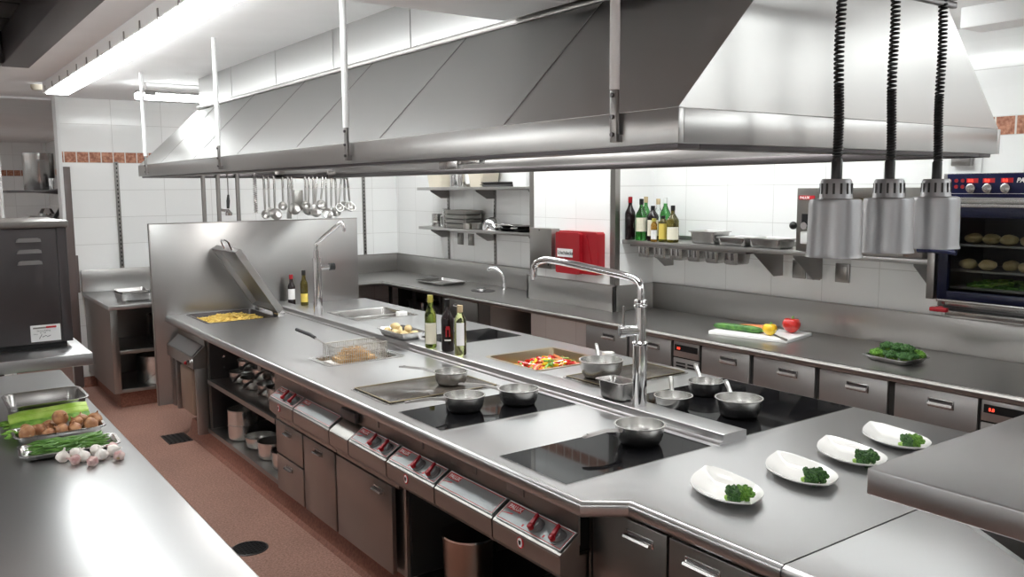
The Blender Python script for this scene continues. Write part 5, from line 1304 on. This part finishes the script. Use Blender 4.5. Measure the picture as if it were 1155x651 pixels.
m = MB().use('dull'); m.box(.434, .482, 3.9762, 3.9772, 1.286, 1.292); m.use('redline'); m.box(.482, .520, 3.9762, 3.9772, 1.286, 1.294, 0)
m.use('knob'); m.tube([(.455, 3.9765, 1.243), (.465, 3.9765, 1.262), (.468, 3.9765, 1.250), (.480, 3.9765, 1.256), (.486, 3.9765, 1.250), (.498, 3.9765, 1.256)], .0011, 4); m.build('sticker_print', None, s)
text('Service-Auftrag', .008, (.448, 3.9765, 1.274), (1, 0, 0), (0, 0, 1), 'knob', s, 'sticker_text'); text('Datum', .006, (.434, 3.9765, 1.262), (1, 0, 0), (0, 0, 1), 'knob', s, 'sticker_text'); text('Nr. 128', .007, (.458, 3.9765, 1.2655), (1, 0, 0), (0, 0, 1), 'knob', s, 'sticker_text')
m = MB(); m.box(.584, .600, 4.30, 4.36, 1.28, 1.33, .003); m.build('latch', 'black', t)

# trays on the left counter
zc = .90
def on_left(name, label, x, y, hw, hl, d, rot=0, r=.03, taper=.008):
    return tray(name, label, 'tray', x, y, zc + .0005, hw, hl, d, rot, 'gn', None, r=r, taper=taper)
on_left('gastronorm_container', 'empty deep steel container at the back of the left worktop', .475, 4.10, .155, .145, .075, 0, .05)
on_left('onion_tray', 'shallow steel tray holding brown onions', .465, 3.685, .16, .088, .034)
on_left('bean_tray', 'shallow steel tray heaped with green beans', .465, 3.435, .165, .088, .026, -.06)
# celery
t = thing('celery', 'pale green celery bunch behind the onions', 'celery', (.45, 3.86, .90))
for k in range(4):
    y = 3.90 - .030 * k; zz = (.952, .940, .924, .916)[k]
    m = MB(); pts = [(.315, y, zz - .005), (.36, y, zz), (.46, y - .002, zz + .002), (.56, y - .004, zz + .004), (.60, y - .005, zz + .003)]
    R = []
    for i_, p in enumerate(pts):
        w = (.014, .019, .021, .024, .022)[i_]
        R.append([(p[0], p[1] + w * math.cos(a_) * (1.15), p[2] + w * .85 * math.sin(a_) * (1 + .10 * math.cos(7 * a_))) for a_ in [2 * PI * j / 28 for j in range(28)]])
    m.rings(R); m.build('rib', 'celery' if k < 2 else 'leaf', t)
m = MB(); rnd = random.Random(2)
for k in range(26):
    x = rnd.uniform(.295, .36); y = rnd.uniform(3.68, 3.93); m.blob((x, y, .915 + rnd.uniform(0, .02)), rnd.uniform(.012, .02), .5, 3, 2, (1.2, 1, .35), Matrix.Rotation(rnd.uniform(0, 3), 3, 'Z'), k)
m.build('leaves', 'leaf', t)
# onions
def onion(x, y, z, r, label, tilt, rz, s):
    t = thing('onion', label, 'onion', (x, y, z), 'brown onions in the tray')
    pr = [(0, -.92), (.25, -.90), (.6, -.72), (.9, -.35), (1.0, .05), (.88, .45), (.6, .75), (.3, .92), (.13, 1.08), (.09, 1.28), (.10, 1.38), (.02, 1.40)]
    m = MB(); m.lathe([(a_ * r, b_ * r * .86) for a_, b_ in pr], (x, y, z), 24); m.build('bulb', 'onion', t, 80)
    m = MB()
    for k in range(5): a_ = k * 1.3; m.tube([(x, y, z - .78 * r), (x + .2 * r * math.cos(a_), y + .2 * r * math.sin(a_), z - .95 * r)], .0012, 4)
    m.build('roots', 'root', t)
    t.rotation_euler = (tilt, tilt * .7, rz)
on = [(.355, 3.665, 0, .030, 'at the left front'), (.400, 3.70, 0, .027, 'second along the front from the left'), (.425, 3.64, 0, .023, 'small at the front middle left'), (.475, 3.705, .030, .032, 'largest on top in the middle'), (.470, 3.645, 0, .027, 'at the front middle'),
      (.515, 3.645, 0, .026, 'at the front right of the middle'), (.53, 3.70, .004, .028, 'behind the right middle'), (.575, 3.65, 0, .030, 'at the right front'), (.555, 3.74, .004, .028, 'at the back right'), (.60, 3.715, .004, .030, 'at the far right end'), (.36, 3.73, 0, .026, 'at the left back'), (.44, 3.74, 0, .026, 'at the back middle')]
for i, (x, y, dz, r, l) in enumerate(on): onion(x, y, .907 + r * .9 + dz, r, 'brown onion ' + l + ' of the onion tray', (i * 1.7) % 2.4 - 1.2, i * 1.1, i)
# beans
rnd = random.Random(11); bms = []
for k in range(5):
    L = .11; c = rnd.uniform(-.012, .012)
    me = MB().tube([(-L / 2, 0, 0), (-L * .42, c * .3, .001), (-L * .2, c, .0015), (L * .1, c, 0), (L * .4, c * .4, .001), (L / 2, 0, .002)], [.0012, .0034, .004, .004, .0034, .001], 7).build('tmp', 'bean'); bms.append(me.data); bpy.data.objects.remove(me)
for k in range(150):
    o = bpy.data.objects.new('green_bean', bms[k % 5]); C.objects.link(o)
    lay = k / 150; u = rnd.uniform(-1, 1); v = rnd.uniform(-1, 1) * (1 - .45 * lay)
    x = .465 + u * .092 * (1 - .15 * lay); y = 3.435 + v * .055 - u * .006
    o.location = (x, y, .909 + lay * .040); o.rotation_euler = (rnd.uniform(-.2, .2), rnd.uniform(-.12, .12), rnd.gauss(.12, .32) + (PI if rnd.random() < .5 else 0))
    tag(o, 'slender green bean in the heap on the bean tray', 'bean', 'green beans in the bean tray')
# garlic
gl = [(.425, 3.315, 'leftmost white', 0), (.470, 3.325, 'small half-hidden white', 0), (.485, 3.275, 'large white in the middle', 0), (.500, 3.20, 'purple in front of the middle', 1), (.535, 3.325, 'white at the back', 0), (.540, 3.255, 'white right of the middle', 0),
      (.590, 3.335, 'rearmost pinkish', 1), (.585, 3.285, 'white beside the right end', 0), (.590, 3.215, 'purple at the right end', 1), (.455, 3.255, 'pinkish behind the purple one', 1)]
for i, (x, y, l, p) in enumerate(gl):
    r = .022 if not p else .019
    t = thing('garlic_bulb', 'garlic bulb, ' + l + ', before the bean tray', 'garlic', (x, y, zc + r * .85), 'garlic bulbs on the worktop')
    R = []
    for (a_, b_) in [(.15, -.85), (.6, -.8), (.95, -.4), (1.0, 0), (.85, .4), (.5, .75), (.22, 1.0), (.14, 1.3), (.12, 1.55)]:
        R.append([(x + a_ * r * (1 + .07 * math.cos(6 * q) * min(1, a_ * 1.2)) * math.cos(q), y + a_ * r * (1 + .07 * math.cos(6 * q) * min(1, a_ * 1.2)) * math.sin(q), zc + r * .85 + b_ * r) for q in [2 * PI * j / 36 for j in range(36)]])
    m = MB(); m.rings(R); m.build('cloves', 'garlic2' if p else 'garlic', t, 80)
    m = MB(); m.lathe([(.006, -.86 * r), (.004, -.95 * r), (0, -.95 * r)], (x, y, zc + r * .85), 8); m.build('root_plate', 'root', t)
    tl = 1.2 if (p or i % 3 == 1) else .25
    t.rotation_euler = (tl, .2, i * 1.9)

# ------------------------------------------------------------------ far low cabinet with pots
t = thing('low_cabinet', 'low open steel cabinet against the far wall holding cooking pots', 'cabinet', (1.9, 8.2, .14))
X0, X1, Y0, Y1 = 1.41, 2.6, 7.72, 8.86
m = MB(); m.box(X0 - .02, X1, Y0 - .08, Y1, .865, .90, .004); m.build('worktop', 'top', t)
m = MB(); m.box(X0 - .02, X1, Y1 - .03, Y1, .90, 1.11, .004); m.build('backsplash', 'topR', t)
m = MB(); m.box(X0, X0 + .02, Y0, Y1, .14, .865); m.box(X1 - .02, X1, Y0, Y1, .14, .865); m.box(X0 + .02, X1 - .02, Y1 - .4, Y1 - .38, .14, .865); m.box(X0 + .02, X1 - .02, Y0, Y1 - .4, .14, .17, .003); m.build('body', 'front', t)
m = MB(); m.box(X0 + .0, X0 + .06, Y0 - .01, Y0 + .01, .14, .865, .002); m.build('corner_post', 'front', t)
m = MB(); m.box(X0 + .06, X1 - .02, Y0 + .02, Y1 - .4, .47, .50, .003); m.build('shelf', 'front', t)
struct(box(X0 + .06, X1 - .06, Y0 + .08, Y1, 0, .14).build('trim_plinth_far', 'terra'))
pot('cooking_pot', 'large pot on the bottom shelf of the low far cabinet', 1.80, 7.93, .171, .16, .24, 'pan', 'pots in the low far cabinet')
pot('cooking_pot', 'large pot on the middle shelf of the low far cabinet', 1.93, 7.95, .501, .17, .26, 'pan', 'pots in the low far cabinet')
for k, l in enumerate(('lower', 'upper')):
    tray('gastronorm_container', l + ' nested steel container on the low far cabinet', 'container', 1.66, 8.02, .901 + k * .018, .14, .15, .07, mat='gn', group='nested containers on the low far cabinet')

# ------------------------------------------------------------------ shelf in the room beyond
t = thing('steel_shelf', 'dark steel shelf with stockpots beyond the opening', 'shelf', (1.3, 10.2, 1.7))
m = MB(); m.box(.95, 2.24, 9.95, 10.45, 1.835, 1.86, .003); m.build('board', 'dark_steel', t)
m = MB(); m.prism([(2.24, 1.835), (1.2, 1.835), (2.0, 1.76), (2.24, 1.76)], lambda u, v, w: (u, w, v), 10.0, 10.02); m.build('bracket', 'dark_steel', t)
pot('stockpot', 'left tall stockpot on the shelf beyond the opening', 1.28, 10.25, 1.861, .15, .38, 'gn', 'stockpots beyond the opening')
pot('stockpot', 'right tall stockpot on the shelf beyond the opening', 1.60, 10.20, 1.861, .14, .42, 'gn', 'stockpots beyond the opening')
pot('steel_jug', 'small steel jug before the stockpots beyond the opening', 1.38, 10.03, 1.861, .05, .12, 'chrome', handles=False, cat='jug')
t = thing('slicing_machine', 'grey steel machine under the shelf beyond the opening', 'machine', (1.3, 10.1, 1.2))
m = MB(); m.prism([(.95, 1.25), (.95, 1.52), (1.15, 1.60), (1.62, 1.56), (1.68, 1.25)], lambda u, v, w: (u, w, v), 9.95, 10.35); m.build('body', 'frame', t)
m = MB(); m.tube([(1.35, 9.94, 1.56), (1.42, 9.93, 1.68), (1.50, 9.94, 1.73)], .02, 8); m.build('arm', 'black', t)
m = MB(); m.lathe([(0, 0), (.07, 0), (.08, .03), (.05, .08), (0, .09)], (1.30, 10.05, 1.59), 20); m.build('cap', 'chrome', t)
t = thing('work_table', 'grey steel work table beyond the opening', 'table', (.9, 10.1, 0))
m = MB(); m.box(.2, 1.74, 9.7, 10.5, 1.21, 1.25, .004); m.build('table_top', 'frame', t)
for (x, y) in ((.25, 9.75), (1.70, 9.75), (.25, 10.45), (1.70, 10.45)): box(x - .02, x + .02, y - .02, y + .02, 0, 1.21).build('leg', 'frame', t)
t = thing('tall_cabinet', 'dark rounded steel machine at the left edge beyond the opening', 'machine', (.5, 8.0, 0))
m = MB(); m.box(.02, .56, 6.9, 7.5, 0, 1.86, .04, 4); m.build('body', 'dark_steel', t)
m = MB(); m.box(.05, .54, 6.895, 6.90, 1.55, 1.75, .002); m.build('panel', 'frame', t)

# ------------------------------------------------------------------ world, camera
w = bpy.data.worlds.new('world'); sc.world = w; w.use_nodes = True
w.node_tree.nodes['Background'].inputs[0].default_value = (.9, .95, 1, 1); w.node_tree.nodes['Background'].inputs[1].default_value = .5

F, YAW, PIT, ROL = 967.27, .6235174, .117104, -.0073331
cam = bpy.data.cameras.new('camera'); co = bpy.data.objects.new('camera', cam); C.objects.link(co)
fwd = Vector((math.sin(YAW) * math.cos(PIT), math.cos(YAW) * math.cos(PIT), -math.sin(PIT)))
right = Vector((math.cos(YAW), -math.sin(YAW), 0)); up = right.cross(fwd)
r2 = right * math.cos(ROL) + up * math.sin(ROL); u2 = -right * math.sin(ROL) + up * math.cos(ROL)
mat = Matrix((r2, u2, -fwd)).transposed().to_4x4(); mat.translation = (0, 0, 1.85)
co.matrix_world = mat
cam.sensor_width = 36; cam.lens = F / 1155 * 36; cam.clip_start = .05
sc.camera = co
sc.view_settings.view_transform = 'Standard'; sc.view_settings.look = 'None'; sc.view_settings.gamma = 1; sc.view_settings.use_curve_mapping = False
sc.view_settings.exposure = 1.36
sc.cycles.use_denoising = True
sc.cycles.max_bounces = 10; sc.cycles.glossy_bounces = 6; sc.cycles.transmission_bounces = 8; sc.cycles.diffuse_bounces = 4
sc.cycles.sample_clamp_indirect = 8
